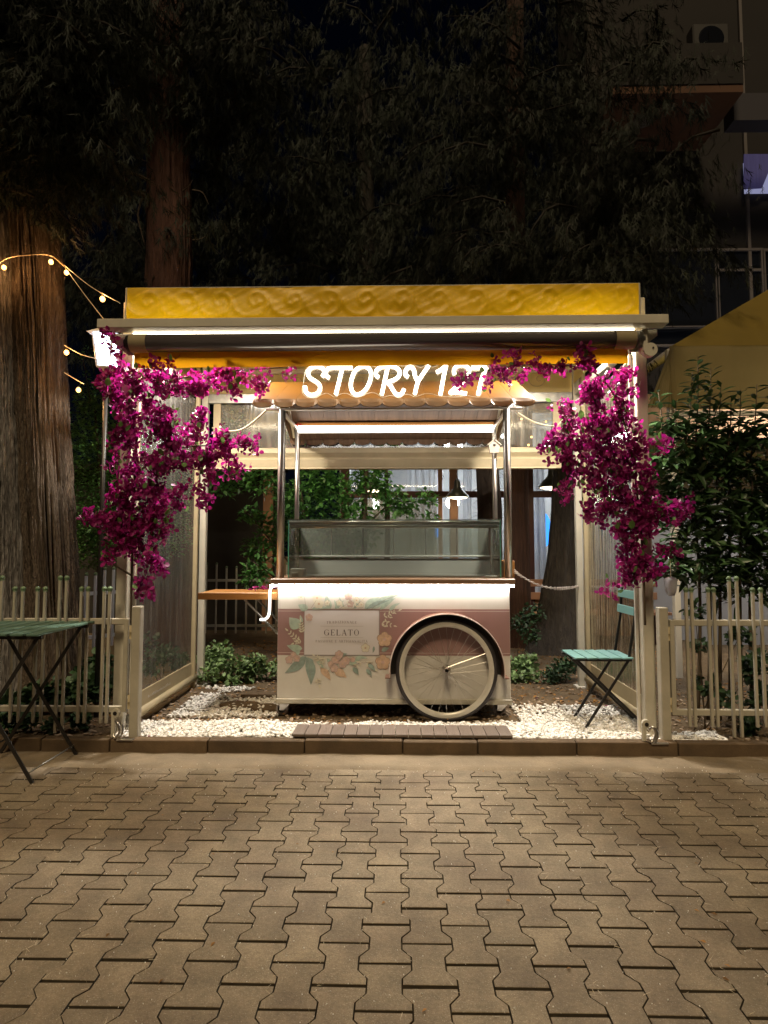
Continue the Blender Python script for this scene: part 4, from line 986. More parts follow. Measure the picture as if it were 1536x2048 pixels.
# ============================================================ CHAIN
mb = MB()
for off in (0, .035):
    path = smoothpath([P(1028, 1140+off*120, 4.72), P(1050, 1157, 4.85), P(1080, 1171, 5.05), P(1110, 1178-off*60, 5.2), P(1140, 1177-off*80, 5.45), P(1158, 1172, BB-.035)], 14)
    acc = 0; last = path[0]; k = 0
    for p in path[1:]:
        if (p-last).length > .021:
            d = (p-last).normalized(); m_ = (p+last)/2; sd = d.cross(Vector((0, 0, 1))).normalized() if k % 2 else Vector((0, 0, 1)); sd = (sd-d*sd.dot(d)).normalized()
            mb.tube([m_+d*.016*math.cos(t)+sd*.0075*math.sin(t) for t in np.linspace(0, 2*PI, 8, endpoint=False)], .0028, 4, closed=True); last = p; k += 1
tag(obj('chain', mb, m_chainm, None, True), 'pale double plastic chain sagging from the cart to the right back post', 'chain')

# ============================================================ GATES
def gate(name, lab, xs_hi, xs_lo, x_st, x_end, hx, side):
    GY = 4.04; g = thing(name, lab, 'gate', (hx, GY, GZ), 'cream picket gates either side of the booth')
    s = side
    z1, z0 = Z(1244, GY), Z(1421, GY); mb = MB(); a, b = sorted((x_st, x_end))
    mb.span((a, GY-.015, z1-.02), (b, GY+.015, z1+.02), .004); obj('top_rail', mb, m_creamd, g)
    mb = MB(); mb.span((a, GY-.015, z0-.02), (b, GY+.015, z0+.02), .004); obj('bottom_rail', mb, m_creamd, g)
    mb = MB(); mb.span((x_st-.015, GY-.0155, z0-.02), (x_st+.015, GY+.0155, z1+.02), .004); obj('stile', mb, m_creamd, g)
    mb = MB(); mb.span((hx-.03, GY-.03, GZ-.02), (hx+.03, GY+.03, Z(1213, GY)), .005); obj('hinge_post', mb, m_creamd, g)
    for v in (1265, 1405):
        z = Z(v, GY); xx = (hx+x_st)/2-.0
        mb = MB(); mb.lathe([(.01, -.045), (.01, -.001), (.011, 0), (.01, .001), (.01, .045)], (xx, GY-.02, z), 10); obj('hinge', mb, m_beige, g, True)
    for us, zt, zb_ in ((xs_hi, Z(1160, GY), Z(1468, GY)), (xs_lo, Z(1182, GY), Z(1448, GY))):
        for u in us:
            x = X(u, GY); yy = GY + (-.029 if zb_ < Z(1460, GY) else .029)*0 - .026; mb = MB(); hw = .0092
            mb.span((x-hw, yy-.010, zb_), (x+hw, yy+.010, zt), .003); pk = obj('picket', mb, m_creamd, g)
            mb = MB(); mb.ball((x, yy, zt+.013), .017, 12, 8); mb.lathe([(.013, -.004), (.013, .006)], (x, yy, zt), 10); obj('ball_finial', mb, m_finial, pk, True)
    return g
gate('picket_gate', 'cream picket gate on the left behind the green folding table', (-62, -48, 12, 127, 140), (-20, -5, 38, 54, 83, 98, 170, 183, 215, 226), X(258, 4.04), X(-70, 4.04), X(279, 4.04), -1)
gate('picket_gate', 'cream picket gate on the right in front of the dark laurel', (1451, 1466, 1590, 1604), (1365, 1376, 1409, 1420, 1497, 1513, 1545, 1560), X(1338, 4.04), X(1620, 4.04), X(1320, 4.04), 1)
GY = 4.04
mb = MB(); x = X(272, 4.1); mb.tube([(x, 4.1, Z(1230, 4.1)), (x, 4.1, Z(1166, 4.1))], .011, 8); fo = obj('fence_stub', mb, m_creamd, None, True)
tag(fo, 'single upright rod with ball finial on the left hinge post', 'rod'); mb = MB(); mb.ball((x, 4.1, Z(1160, 4.1)), .024, 12, 8); obj('ball_finial', mb, m_finial, fo, True)

def fence(lab, p0, p1, n, zt, zb_, mt, alt=.05, r=.011, name='picket_fence', grp=None):
    f = thing(name, lab, 'fence', (p0[0], p0[1], GZ), grp); p0 = Vector((*p0, 0)); p1 = Vector((*p1, 0))
    for z in (zt-.22, zb_+.1):
        mb = MB(); mb.beam((p0.x, p0.y, z), (p1.x, p1.y, z), .025, .035, .003); obj('rail', mb, mt, f)
    for i in range(n):
        p = p0+(p1-p0)*(i+.5)/n; z = zt-(alt if (i//2) % 2 else 0); mb = MB(); mb.span((p.x-r, p.y-.028-r, zb_), (p.x+r, p.y-.028+r, z), .002); pk = obj('picket', mb, mt, f)
        mb = MB(); mb.ball((p.x, p.y-.028, z+.012), .018, 8, 6); obj('ball_finial', mb, m_finial, pk, True)
    return f
m_bluef = M('cool_lit_fence_paint', (.55, .58, .66), .5)  # white paint tinted blue to carry the cool light falling on it
fence('white picket fence standing behind the big left tree trunk', (-3.25, 5.15), (-2.62, 6.0), 12, 1.13, .4, m_bluef)
fence('cream picket fence in the dark behind the side shelf', (-2.7, 8.3), (-1.45, 8.3), 9, 1.12, .18, m_creamd)
fence('white picket fence running left behind the big tree', (-5.2, 5.3), (-3.3, 5.15), 14, 1.0, .3, m_bluef)

# ============================================================ TABLE AND CHAIR
def leg(mb, p, q, wd=.022, t=.010): mb.beam(p, q, wd, t, .002, (0, 1, 0))
tx = -2.03; tz = .845; tb = thing('folding_table', 'green slatted folding table with black crossed legs on the pavement', 'table', (-2.3, 3.62, 0))
for i in range(7):
    xb_ = tx-.002-i*.093; mb = MB(); mb.span((xb_-.072, 3.39, tz-.014), (xb_, 4.04, tz), .003); obj('slat', mb, m_green, tb)
for y in (3.45, 3.96):
    mb = MB(); mb.span((tx-.64, y-.012, tz-.038), (tx-.012, y+.012, tz-.015), .002); obj('top_bearer', mb, m_black, tb)
for y in (3.46, 3.93):
    mb = MB(); leg(mb, (tx-.045, y, tz-.03), (tx-.55, y+.0, .0)); obj('leg', mb, m_black, tb)
    mb = MB(); leg(mb, (tx-.56, y-.012, tz-.03), (tx-.04, y-.012, .0)); obj('leg', mb, m_black, tb)
mb = MB(); mb.tube([(tx-.06, 3.45, .06), (tx-.06, 3.92, .06)], .005, 6); obj('stretcher', mb, m_steeld, tb, True)
mb = MB(); mb.tube([(tx-.50, 3.46, .10), (tx-.50, 3.93, .10)], .005, 6); obj('stretcher', mb, m_steeld, tb, True)
ch = thing('folding_chair', 'turquoise slatted folding chair with black legs on white pebbles', 'chair', (1.45, 4.3, GZ))
cy0, cy1 = 4.29, 4.56; sz = Z(1312, 4.29)
for y in (cy0, cy1):
    mb = MB(); f0 = (X(1164, 4.27), y, GZ); k1 = (X(1252, 4.29), y, sz-.02); k2 = (X(1266, 4.29), y, Z(1235, cy0)); k3 = (X(1270, 4.29), y, Z(1178, cy0))
    leg(mb, f0, k1, .018, .012); leg(mb, k1, k2, .018, .012); leg(mb, k2, k3, .018, .012); obj('long_leg', mb, m_black, ch)
    yy = y+(.02 if y == cy0 else -.02); mb = MB(); leg(mb, (X(1288, 4.29), yy, GZ), (X(1150, 4.29), yy, sz-.022), .018, .012); obj('short_leg', mb, m_black, ch)
    mb = MB(); mb.span((X(1140, 4.29), y-.008, sz-.03), (X(1258, 4.29), y+.008, sz-.014), .002); obj('seat_rail', mb, m_black, ch)
for i in range(5):
    xa = X(1143, 4.29)+i*.083; mb = MB(); mb.box((xa+.036, (cy0+cy1)/2, sz-.006), (.071, cy1-cy0+.07, .012), Euler((0, R(-1.5), 0)).to_matrix(), .003); obj('seat_slat', mb, m_teal, ch)
for v in (1222, 1190):
    z = Z(v, cy0); xx = X(1267, 4.29)+.0+(.0 if v == 1222 else .008)
    mb = MB(); mb.box((xx-.014, (cy0+cy1)/2, z), (.011, cy1-cy0+.05, .058), Euler((0, R(5), 0)).to_matrix(), .003); obj('back_slat', mb, m_teal, ch)
mb = MB(); mb.tube([(X(1170, 4.27), cy0, GZ+.05), (X(1170, 4.27), cy1, GZ+.05)], .005, 6); obj('stretcher', mb, m_steeld, ch, True)
mb = MB(); mb.tube([(X(1278, 4.27), cy0, GZ+.06), (X(1278, 4.27), cy1, GZ+.06)], .005, 6); obj('stretcher', mb, m_steeld, ch, True)

# ============================================================ LANTERN AND STRING LIGHTS
lc = P(213, 735, 4.55); ln = thing('lantern', 'white street lantern glowing cold white at the left corner of the booth', 'lantern', (lc.x, lc.y, 0))
mb = MB(); mb.tube([(lc.x, lc.y, 0), (lc.x, lc.y, lc.z)], .018, 12); obj('pole', mb, m_black, ln, True)
mb = MB(); h_ = .25
for sx in (-1, 1):
    for sy in (-1, 1): mb.beam((lc.x+sx*.05, lc.y+sy*.05, lc.z), (lc.x+sx*.078, lc.y+sy*.078, lc.z+h_), .012, .012)
mb.span((lc.x-.055, lc.y-.055, lc.z-.012), (lc.x+.055, lc.y+.055, lc.z), .003); obj('frame', mb, m_lampmetal, ln)
mb = MB(); zz = lc.z+h_; q = .11; mb.add([(lc.x-q, lc.y-q, zz), (lc.x+q, lc.y-q, zz), (lc.x+q, lc.y+q, zz), (lc.x-q, lc.y+q, zz), (lc.x-.02, lc.y-.02, zz+.07), (lc.x+.02, lc.y-.02, zz+.07), (lc.x+.02, lc.y+.02, zz+.07), (lc.x-.02, lc.y+.02, zz+.07)],
    [(3,2,1,0),(0,1,5,4),(1,2,6,5),(2,3,7,6),(3,0,4,7),(4,5,6,7)]); mb.ball((lc.x, lc.y, zz+.085), .02, 8, 6); obj('cap', mb, m_lampmetal, ln)
for sx, sy in ((0, -1), (1, 0), (-1, 0), (0, 1)):
    mb = MB(); c = Vector((lc.x, lc.y, 0)); d = Vector((sx, sy, 0)); t_ = Vector((-sy, sx, 0))
    mb.add([c+d*.049-t_*.046+Vector((0,0,lc.z+.004)), c+d*.049+t_*.046+Vector((0,0,lc.z+.004)), c+d*.073+t_*.07+Vector((0,0,zz-.004)), c+d*.073-t_*.07+Vector((0,0,zz-.004))], [(0,1,2,3)]); obj('pane', mb, m_lpane, ln)
mb = MB(); mb.lathe([(.018, 0), (.022, .03), (.022, .14), (.012, .17)], (lc.x, lc.y, lc.z+.02), 12); obj('bulb', mb, m_lant, ln, True)
TREEY = 4.95
sl_ = thing('string_lights', 'string of warm bulbs looped round the big left tree and on to the booth', 'string lights', tuple(P(130, 545, 4.5)))
wires = [[P(-30, 560, 4.75), P(8, 520, 4.72), P(60, 510, 4.68), P(102, 512, 4.70), P(128, 533, 4.75)], [P(128, 530, 4.75), P(180, 572, 4.3), P(240, 606, 4.0)], [P(130, 535, 4.75), P(170, 590, 4.4), P(218, 652, 4.3)],
         [P(128, 690, 4.6), P(160, 708, 4.6), P(195, 718, 4.55)], [P(128, 745, 4.7), P(150, 758, 4.7), P(168, 768, 4.7)]]
for wr in wires: mb = MB(); mb.tube(smoothpath(wr, 6), .0032, 5); obj('wire', mb, m_cable, sl_, True)
for u, v, y in ((8, 535, 4.70), (102, 524, 4.66), (133, 545, 4.72), (205, 598, 4.15), (133, 705, 4.58), (157, 780, 4.7)):
    c = P(u, v, y); mb = MB(); mb.lathe([(.004, .03), (.008, .028), (.008, .012)], c, 8); sk = obj('socket', mb, m_black, sl_, True)
    mb = MB(); mb.ball(c, .018, 12, 8, 1.15); obj('bulb', mb, m_bulb, sk, True)
    pl_ = bpy.data.lights.new('bulb_light', 'POINT'); pl_.energy = 4.5; pl_.color = (1, .48, .16); pl_.shadow_soft_size = .02
    po = bpy.data.objects.new('bulb_light', pl_); COL.objects.link(po); po.parent = sk; po.location = c+Vector((0, -.02, 0))-wl(sk)
lpl = bpy.data.lights.new('lantern_lamp', 'POINT'); lpl.energy = 24; lpl.color = (.8, .9, 1); lpl.shadow_soft_size = .03
lpo = bpy.data.objects.new('lantern_lamp', lpl); COL.objects.link(lpo); lpo.parent = ln; lpo.location = Vector((lc.x, lc.y, lc.z+.215))-wl(ln)
s2 = thing('string_lights', 'string of small warm bulbs behind the booth\'s right back window', 'string lights', tuple(P(1060, 840, 5.7)))
mb = MB(); mb.tube(smoothpath([P(1030, 825, 5.7), P(1043, 835, 5.7), P(1070, 846, 5.7), P(1095, 842, 5.7), P(1130, 835, 5.7)], 5), .004, 5); obj('wire', mb, m_cable, s2, True)
for u, v in ((1043, 838), (1092, 843), (1057, 890), (1063, 874), (905, 885)):
    mb = MB(); mb.ball(P(u, v, 5.72), .010, 8, 6); obj('bulb', mb, m_bulb, s2, True)

# ============================================================ TREES
def trunk(mb, path, radii, n=40, rings=80, amp=.02, freq=4, seed=0, flare=0):
    path = smoothpath(path, max(2, rings//(len(path)-1))); m = len(path); vs = []
    for i, p in enumerate(path):
        t = i/(m-1); k = t*(len(radii)-1); a = int(min(k, len(radii)-2)); r = radii[a]+(radii[a+1]-radii[a])*(k-a)
        for j in range(n):
            th = 2*PI*j/n; c, s = math.cos(th), math.sin(th)
            q = (c*freq, s*freq, p.z*.55+seed); f = 1-abs(noise.noise(q))*2; f2 = 1-abs(noise.noise((c*freq*2.3, s*freq*2.3, p.z*1.4+seed)))*2
            lo = noise.noise((c*1.1, s*1.1, p.z*.5+seed*3))
            fl = flare*math.exp(-max(0, p.z-.05)/.25)*(1+.5*math.sin(th*5+seed)) if flare else 0
            rr = r*(1+.14*lo)+amp*(f-.5)+amp*.55*(f2-.5)+fl; vs.append((p.x+rr*c, p.y+rr*s, p.z))
    mb.add(vs, [(i*n+j, i*n+(j+1) % n, (i+1)*n+(j+1) % n, (i+1)*n+j) for i in range(m-1) for j in range(n)]); return mb
def crown(parent, anchors, nb, sp, ln_, drop, mt, name='crown', spray=.14, seed=1, mtb=None):
    """drooping sprays hung along limbs; anchors: list of (point, spread)"""
    r_ = random.Random(seed); pos = []; yaw = []; pit = []; sc_ = []; limbs = MB()
    for (c, spread) in anchors:
        c = Vector(c)
        for b in range(nb):
            a = r_.uniform(0, 2*PI); L_ = r_.uniform(.4, 1)*ln_; d = Vector((math.cos(a), math.sin(a), r_.uniform(-.05, .3)))
            s0 = c+Vector((r_.gauss(0, spread), r_.gauss(0, spread*.4), r_.gauss(0, spread))); pts = [s0+d*L_*t+Vector((0, 0, -drop*t*t)) for t in (0, .35, .7, 1)]
            if b % 3 == 0: limbs.tube(pts, [.02, .014, .008, .003], 5)
            for k in range(sp):
                t = r_.random()**.7; p = s0+d*L_*t+Vector((0, 0, -drop*t*t)); pos.append(p+Vector((r_.gauss(0, .09), r_.gauss(0, .09), -r_.random()*.12)))
                yaw.append(a-PI/2+r_.gauss(0, 1.1)); pit.append(-R(r_.triangular(15, 105, 75))); sc_.append(spray*r_.uniform(.6, 1.3))
    pos = np.array([tuple(p) for p in pos]); rm = rotmats(np.array(yaw), np.array(pit), rg.uniform(-.6, .6, len(pos)))
    cr = cloud(name, FROND[0], FROND[1], pos, rm, np.array(sc_), mt, parent)
    obj('limbs', limbs, mtb or m_limb, parent, True, kind='stuff')
    return cr
# big left tree
tr = thing('cypress_tree', 'huge furrowed tree trunk at the left edge wrapped with warm string lights', 'tree', tuple(G(90, 1405, GZ)))
mb = MB()
bp = [P(122, 1412, 4.98), P(104, 1200, 4.98), P(90, 900, 4.98), P(80, 600, 4.98), P(60, 300, 4.98), P(40, -100, 4.98), P(30, -500, 4.98)]; bp[0].z = .0
trunk(mb, bp, [.205, .19, .185, .182, .175, .165, .15], 220, 300, .045, 12, 1.3, .07); obj('trunk', mb, m_bark, tr, True, 'brown right hand stem'); mb = MB()
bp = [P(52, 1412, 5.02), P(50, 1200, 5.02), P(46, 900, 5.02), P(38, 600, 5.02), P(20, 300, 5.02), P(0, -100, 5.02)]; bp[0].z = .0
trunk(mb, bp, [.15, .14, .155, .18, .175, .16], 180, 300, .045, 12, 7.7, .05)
obj('trunk', mb, m_bark_cool, tr, True, 'left hand stem with cool light painted into its grey bark')
mb = MB()
for i, (u, v, l) in enumerate(((128, 800, .0), )): pass
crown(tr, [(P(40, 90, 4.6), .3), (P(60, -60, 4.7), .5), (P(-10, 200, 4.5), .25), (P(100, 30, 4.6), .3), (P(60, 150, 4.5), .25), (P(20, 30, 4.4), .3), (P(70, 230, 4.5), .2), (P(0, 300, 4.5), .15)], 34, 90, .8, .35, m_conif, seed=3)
# loose bark shreds catching the bulb light
N = 260; uu = rg.uniform(0, 128, N); vvv = rg.normal(545, 45, N); pp = np.array([P(u, v, 4.77+((u-85)/60)**2*.06) for u, v in zip(uu, vvv)])
cloud('bark_shred', [(0,0,0),(.07,0,0),(.03,1,.12)], [(0,1,2)], pp, rotmats(rg.normal(0, .4, N), R(90)+rg.normal(0, .35, N)*-1, rg.normal(0, .5, N)), rg.uniform(.03, .09, N), m_bark, tr, kind='stuff')
# second tree behind the booth
tr = thing('cypress_tree', 'tall reddish trunk rising behind the left end of the yellow fascia', 'tree', tuple(P(340, 1300, 7.2)))
mb = MB(); bp = [P(345, 1330, 7.2), P(342, 1000, 7.2), P(341, 600, 7.2), P(338, 300, 7.2), P(335, 50, 7.2), P(333, -200, 7.2)]; bp[0].z = 0
trunk(mb, bp, [.29, .255, .25, .24, .21, .18], 110, 170, .035, 8, 4.1, .06); obj('trunk', mb, m_barkr2, tr, True)
def twigs(parent, specs):
    mb = MB()
    for (pts, r) in specs:
        sp = smoothpath([P(*p) for p in pts], 4); mb.tube(sp, [r*(1-.75*i/(len(sp)-1)) for i in range(len(sp))], 5)
    obj('dead_branches', mb, m_barkr if r > .1 else m_bark, parent, True)
twigs(tr, [([(300, 362, 7), (270, 348, 6.9), (240, 342, 6.8), (208, 331, 6.7)], .022), ([(300, 398, 7), (278, 385, 6.9), (255, 375, 6.8), (248, 350, 6.8)], .026), ([(285, 395, 6.9), (276, 430, 6.85), (283, 465, 6.8), (290, 490, 6.8)], .014),
           ([(308, 275, 7), (280, 265, 6.9), (230, 272, 6.8), (185, 273, 6.7)], .012), ([(270, 260, 6.9), (285, 285, 6.9), (305, 293, 6.9)], .012), ([(250, 240, 6.9), (200, 235, 6.8), (165, 232, 6.8)], .010), ([(268, 170, 6.9), (235, 178, 6.8), (205, 192, 6.8)], .014),
           ([(385, 380, 7), (405, 385, 6.9), (418, 410, 6.9)], .010), ([(365, 382, 7), (378, 372, 6.9), (385, 360, 6.9)], .010), ([(385, 480, 7), (400, 478, 6.9), (412, 472, 6.9)], .008), ([(300, 325, 7), (280, 318, 6.9), (265, 312, 6.9)], .008)])
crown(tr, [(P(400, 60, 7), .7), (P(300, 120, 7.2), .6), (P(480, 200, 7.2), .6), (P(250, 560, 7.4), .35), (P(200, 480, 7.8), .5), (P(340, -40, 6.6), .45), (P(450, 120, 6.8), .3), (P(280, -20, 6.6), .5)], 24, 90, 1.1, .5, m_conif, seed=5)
# third: dark furrowed tree leaning up to the right
tr = thing('cypress_tree', 'dark furrowed trunk behind the chair beside the right back post', 'tree', tuple(P(1110, 1290, 7.6)))
mb = MB(); bp = [P(1112, 1290, 7.6), P(1119, 1220, 7.6), P(1128, 1100, 7.6), P(1135, 950, 7.6), P(1150, 650, 7.6), P(1180, 300, 7.6), P(1185, 0, 7.6), P(1190, -300, 7.6)]; bp[0].z = 0
trunk(mb, bp, [.29, .22, .175, .16, .14, .10, .09, .08], 110, 190, .04, 8, 9.1, .12); obj('trunk', mb, m_barkd, tr, True)
crown(tr, [(P(1180, 80, 6.7), .6), (P(1050, 120, 6.9), .6), (P(1200, 330, 6.6), .5), (P(1000, 480, 6.9), .4), (P(1215, 500, 6.4), .3), (P(1290, 370, 6.3), .35), (P(1180, 520, 6.4), .35), (P(1100, 560, 6.8), .4), (P(900, 520, 7.2), .4)], 20, 105, 1.0, .55, m_conifb, seed=8)
# fourth: brown trunk nearer the cart
tr = thing('cypress_tree', 'smooth brown trunk seen between the cart and the dark furrowed trunk', 'tree', tuple(P(1040, 1290, 8.0)))
mb = MB(); bp = [P(1034, 1295, 8.0), P(1034, 1150, 8.0), P(1032, 950, 8.0), P(1032, 700, 8.0), P(1030, 300, 8.0), P(1030, 0, 8.0)]; bp[0].z = 0
trunk(mb, bp, [.20, .16, .15, .14, .12, .11], 64, 120, .014, 6, 2.2, .03); obj('trunk', mb, m_barkr, tr, True)
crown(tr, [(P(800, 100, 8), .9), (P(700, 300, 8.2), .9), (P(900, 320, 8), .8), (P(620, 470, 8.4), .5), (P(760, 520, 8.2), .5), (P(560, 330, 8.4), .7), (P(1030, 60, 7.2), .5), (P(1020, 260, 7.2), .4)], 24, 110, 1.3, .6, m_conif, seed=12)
tr = thing('cypress_tree', 'far dark conifer filling the gap above the middle of the fascia', 'tree', (0, 11, 0))
mb = MB(); trunk(mb, [Vector((-.6, 11, 0)), Vector((-.6, 11, 3)), Vector((-.6, 11, 7)), Vector((-.6, 11, 11))], [.3, .26, .2, .1], 32, 40, .02, 4, 3, .05); obj('trunk', mb, m_barkd, tr, True)
crown(tr, [(Vector((x, 11, z)), 1.0) for x in (-4, -2.2, -.4, 1.4, 3.2) for z in (5.4, 7.6, 9.6)], 17, 90, 1.7, .9, m_conif, seed=14, spray=.3)
# shaggy palm trunk
tr = thing('palm_tree', 'shaggy fibrous palm trunk behind the right end of the glass case', 'tree', tuple(P(975, 1200, 6.3)))
mb = MB(); bp = [P(982, 1280, 6.3), P(980, 1100, 6.3), P(976, 950, 6.3), P(970, 800, 6.3)]; bp[0].z = 0; trunk(mb, bp, [.12, .12, .11, .09], 24, 40, .03, 4, 3); obj('trunk', mb, m_fibre, tr, True)
N = 420; zz = rg.uniform(.3, 2.6, N); an = rg.uniform(0, 2*PI, N); base = P(978, 1000, 6.3)
pp = np.stack([base.x+.10*np.cos(an), base.y+.10*np.sin(an), zz], 1)
cloud('fibre', [(-.03,0,0),(.03,0,0),(0,1,-.25)], [(0,1,2)], pp, rotmats(an-PI/2, rg.uniform(-.6, 1.2, N), rg.uniform(-.5, .5, N)), rg.uniform(.06, .2, N), m_fibre, tr, kind='stuff')

# ============================================================ SHRUBS
def blob_leaves(blobs, n, sz, flat=.4):
    w_ = np.array([b[3]**2 for b in blobs]); w_ = w_/w_.sum(); idx = rg.choice(len(blobs), n, p=w_); B_ = np.array([b[:4] for b in blobs])[idx]
    d = rg.normal(size=(n, 3)); d /= np.linalg.norm(d, axis=1)[:, None]; r = B_[:, 3]*rg.random(n)**.4
    pos = B_[:, :3]+d*r[:, None]*np.array([1, .7, 1]); yaw = np.arctan2(d[:, 1], d[:, 0])-PI/2+rg.normal(0, .7, n)
    return pos, rotmats(yaw, rg.normal(.0, flat, n), rg.normal(0, .5, n)), sz*rg.uniform(.6, 1.3, n)
def bp3(lst, scale=None): return [(*P(u, v, y), r*y/1200) for u, v, y, r in lst]
def stems(parent, specs, mt=m_stem, name='stems'):
    mb = MB()
    for pts, r in specs:
        sp = smoothpath(pts, 4); mb.tube(sp, [r*(1-.6*i/(len(sp)-1)) for i in range(len(sp))], 6)
    return obj(name, mb, mt, parent, True)
# hedge left behind the lantern
h = thing('hedge', 'dense fine-leaved green hedge between the big tree and the booth', 'hedge', tuple(P(190, 1130, 6.2)))
pos, rm, s_ = blob_leaves(bp3([(195, 800, 6.2, 45), (180, 870, 6.2, 65), (200, 950, 6.2, 70), (170, 1030, 6.2, 65), (215, 1060, 6.2, 65), (180, 1100, 6.2, 45), (260, 1000, 6.3, 60), (260, 880, 6.3, 50), (320, 950, 6.5, 70), (330, 1060, 6.5, 60)]), 15000, .045)
cloud('foliage', LEAF[0], LEAF[1], pos, rm, s_, m_hedge, h, kind='stuff')
c0 = P(200, 1150, 6.2); stems(h, [([Vector((c0.x, 6.2, 0)), P(200, 1000, 6.2), P(190, 820, 6.2)], .03), ([Vector((c0.x+.3, 6.3, 0)), P(270, 950, 6.3)], .025), ([P(180, 800, 6.1), P(170, 740, 6.1), P(165, 705, 6.1)], .006)])
pos, rm, s_ = blob_leaves(bp3([(155, 715, 6.1, 14), (172, 705, 6.1, 12), (170, 750, 6.1, 12), (175, 780, 6.1, 18)]), 70, .05)
leaf_parts('leaf', LEAF, m_leafg, h, pos, rm, s_, 70)
# shrub behind the cart
h = thing('shrub', 'leafy green shrub lit from below behind the glass case', 'shrub', tuple(P(640, 1200, 6.6)))
bl = [(640, 960, 6.8, 45), (600, 1010, 6.7, 55), (560, 1060, 6.6, 45), (520, 1100, 6.5, 35), (680, 990, 6.8, 45), (745, 960, 6.9, 40), (780, 1000, 6.9, 35), (700, 1060, 6.9, 60), (810, 1020, 6.9, 25), (850, 1000, 6.8, 22), (640, 1100, 6.7, 60), (510, 1150, 6.5, 30), (500, 1030, 6.5, 22), (450, 960, 6.8, 40), (520, 960, 6.8, 36), (860, 1040, 6.9, 18), (470, 845, 7, 22), (700, 870, 7, 30), (590, 860, 7, 30), (780, 870, 7.2, 30)]
pos, rm, s_ = blob_leaves(bp3(bl), 6200, .075, .6); leaf_parts('leaf', LEAF, m_leafg, h, pos, rm, s_, 290)
stems(h, [([P(730, 1250, 6.9), P(728, 1050, 6.9), P(735, 900, 6.9)], .06), ([P(770, 1250, 7.0), P(775, 1050, 7.0), P(770, 880, 7.0)], .05), ([P(735, 1050, 6.9), P(780, 1010, 6.9), P(850, 1000, 6.9), P(905, 990, 6.9)], .012), ([P(640, 1280, 6.7), P(610, 1050, 6.7), P(590, 900, 6.8)], .03), ([P(600, 1150, 6.6), P(540, 1080, 6.5), P(490, 1020, 6.5)], .012), ([P(600, 1200, 6.6), P(530, 1140, 6.5), P(480, 1110, 6.5)], .01)])
# laurel right
h = thing('laurel_shrub', 'tall dark laurel behind the right gate, its long leaves against the awning', 'shrub', tuple(P(1430, 1400, 4.6)))
bl = [(1330, 930, 4.5, 35), (1370, 960, 4.6, 60), (1430, 930, 4.6, 60), (1500, 930, 4.6, 60), (1380, 1040, 4.6, 65), (1460, 1050, 4.6, 75), (1530, 1050, 4.6, 60), (1400, 1120, 4.5, 60), (1480, 1150, 4.6, 60), (1340, 1130, 4.4, 30), (1540, 1150, 4.6, 50), (1600, 1000, 4.7, 90), (1390, 880, 4.5, 45), (1470, 870, 4.6, 40), (1340, 860, 4.5, 30)]
pos, rm, s_ = blob_leaves(bp3(bl), 3600, .125, .45)
sh_ = []; LP = []; LY = []; LS = []; LPi = []
for (u0, v0, u1, v1) in ((1390, 900, 1396, 712), (1370, 900, 1385, 745), (1412, 900, 1422, 735), (1345, 900, 1352, 800), (1430, 900, 1442, 770), (1470, 920, 1482, 778), (1500, 930, 1514, 768), (1325, 880, 1316, 780), (1530, 930, 1545, 800), (1455, 900, 1462, 800), (1405, 880, 1440, 800)):
    a, b = P(u0, v0, 4.5), P(u1, v1, 4.45+rnd.uniform(-.05, .05)); sh_.append(([a, (a+b)/2+Vector((.01, 0, 0)), b], .007)); k = int((v0-v1)/5.5)
    for i in range(k):
        p = a+(b-a)*(.2+.8*i/k); LP.append(tuple(p)); LY.append(i*2.4+rnd.uniform(-.5, .5)); LS.append(rnd.uniform(.12, .18)*(1-.35*i/k)); LPi.append(rnd.uniform(-.15, .55))
LP = np.array(LP); rl = rotmats(np.array(LY), np.array(LPi), rg.normal(0, .3, len(LP)))
leaf_parts('leaf', LEAFN, m_leafd, h, np.concatenate([LP-np.array([0, .6, 0]), pos]), np.concatenate([rl, rm]), np.concatenate([np.array(LS), s_]), 298) if False else None
allp = np.concatenate([LP, pos]); allr = np.concatenate([rl, rm]); alls = np.concatenate([np.array(LS), s_])
vis = np.concatenate([np.full(len(LP), -1.), pos[:, 1]]); od = np.argsort(vis); allp, allr, alls = allp[od], allr[od], alls[od]
lm = mesh_from('leaf', LEAFN, m_leafd); at = lm.attributes.new('tint', 'FLOAT', 'POINT'); at.data.foreach_set('value', np.full(len(LEAFN[0]), .55, np.float32)); off = np.array(wl(h))
for i in range(298):
    o = bpy.data.objects.new('leaf', lm); COL.objects.link(o); o.parent = h; rotlist(o, allp[i]-off, allr[i], float(alls[i]))
cloud('foliage', LEAFN[0], LEAFN[1], allp[298:], allr[298:], alls[298:], m_leafd, h, kind='stuff')
for i in range(6): a = P(1395+i*22, 1450, 4.6); a.z = .03; sh_.append(([a, P(1400+i*20, 1200, 4.6), P(1385+i*24, 950, 4.6)], .016))
stems(h, sh_)
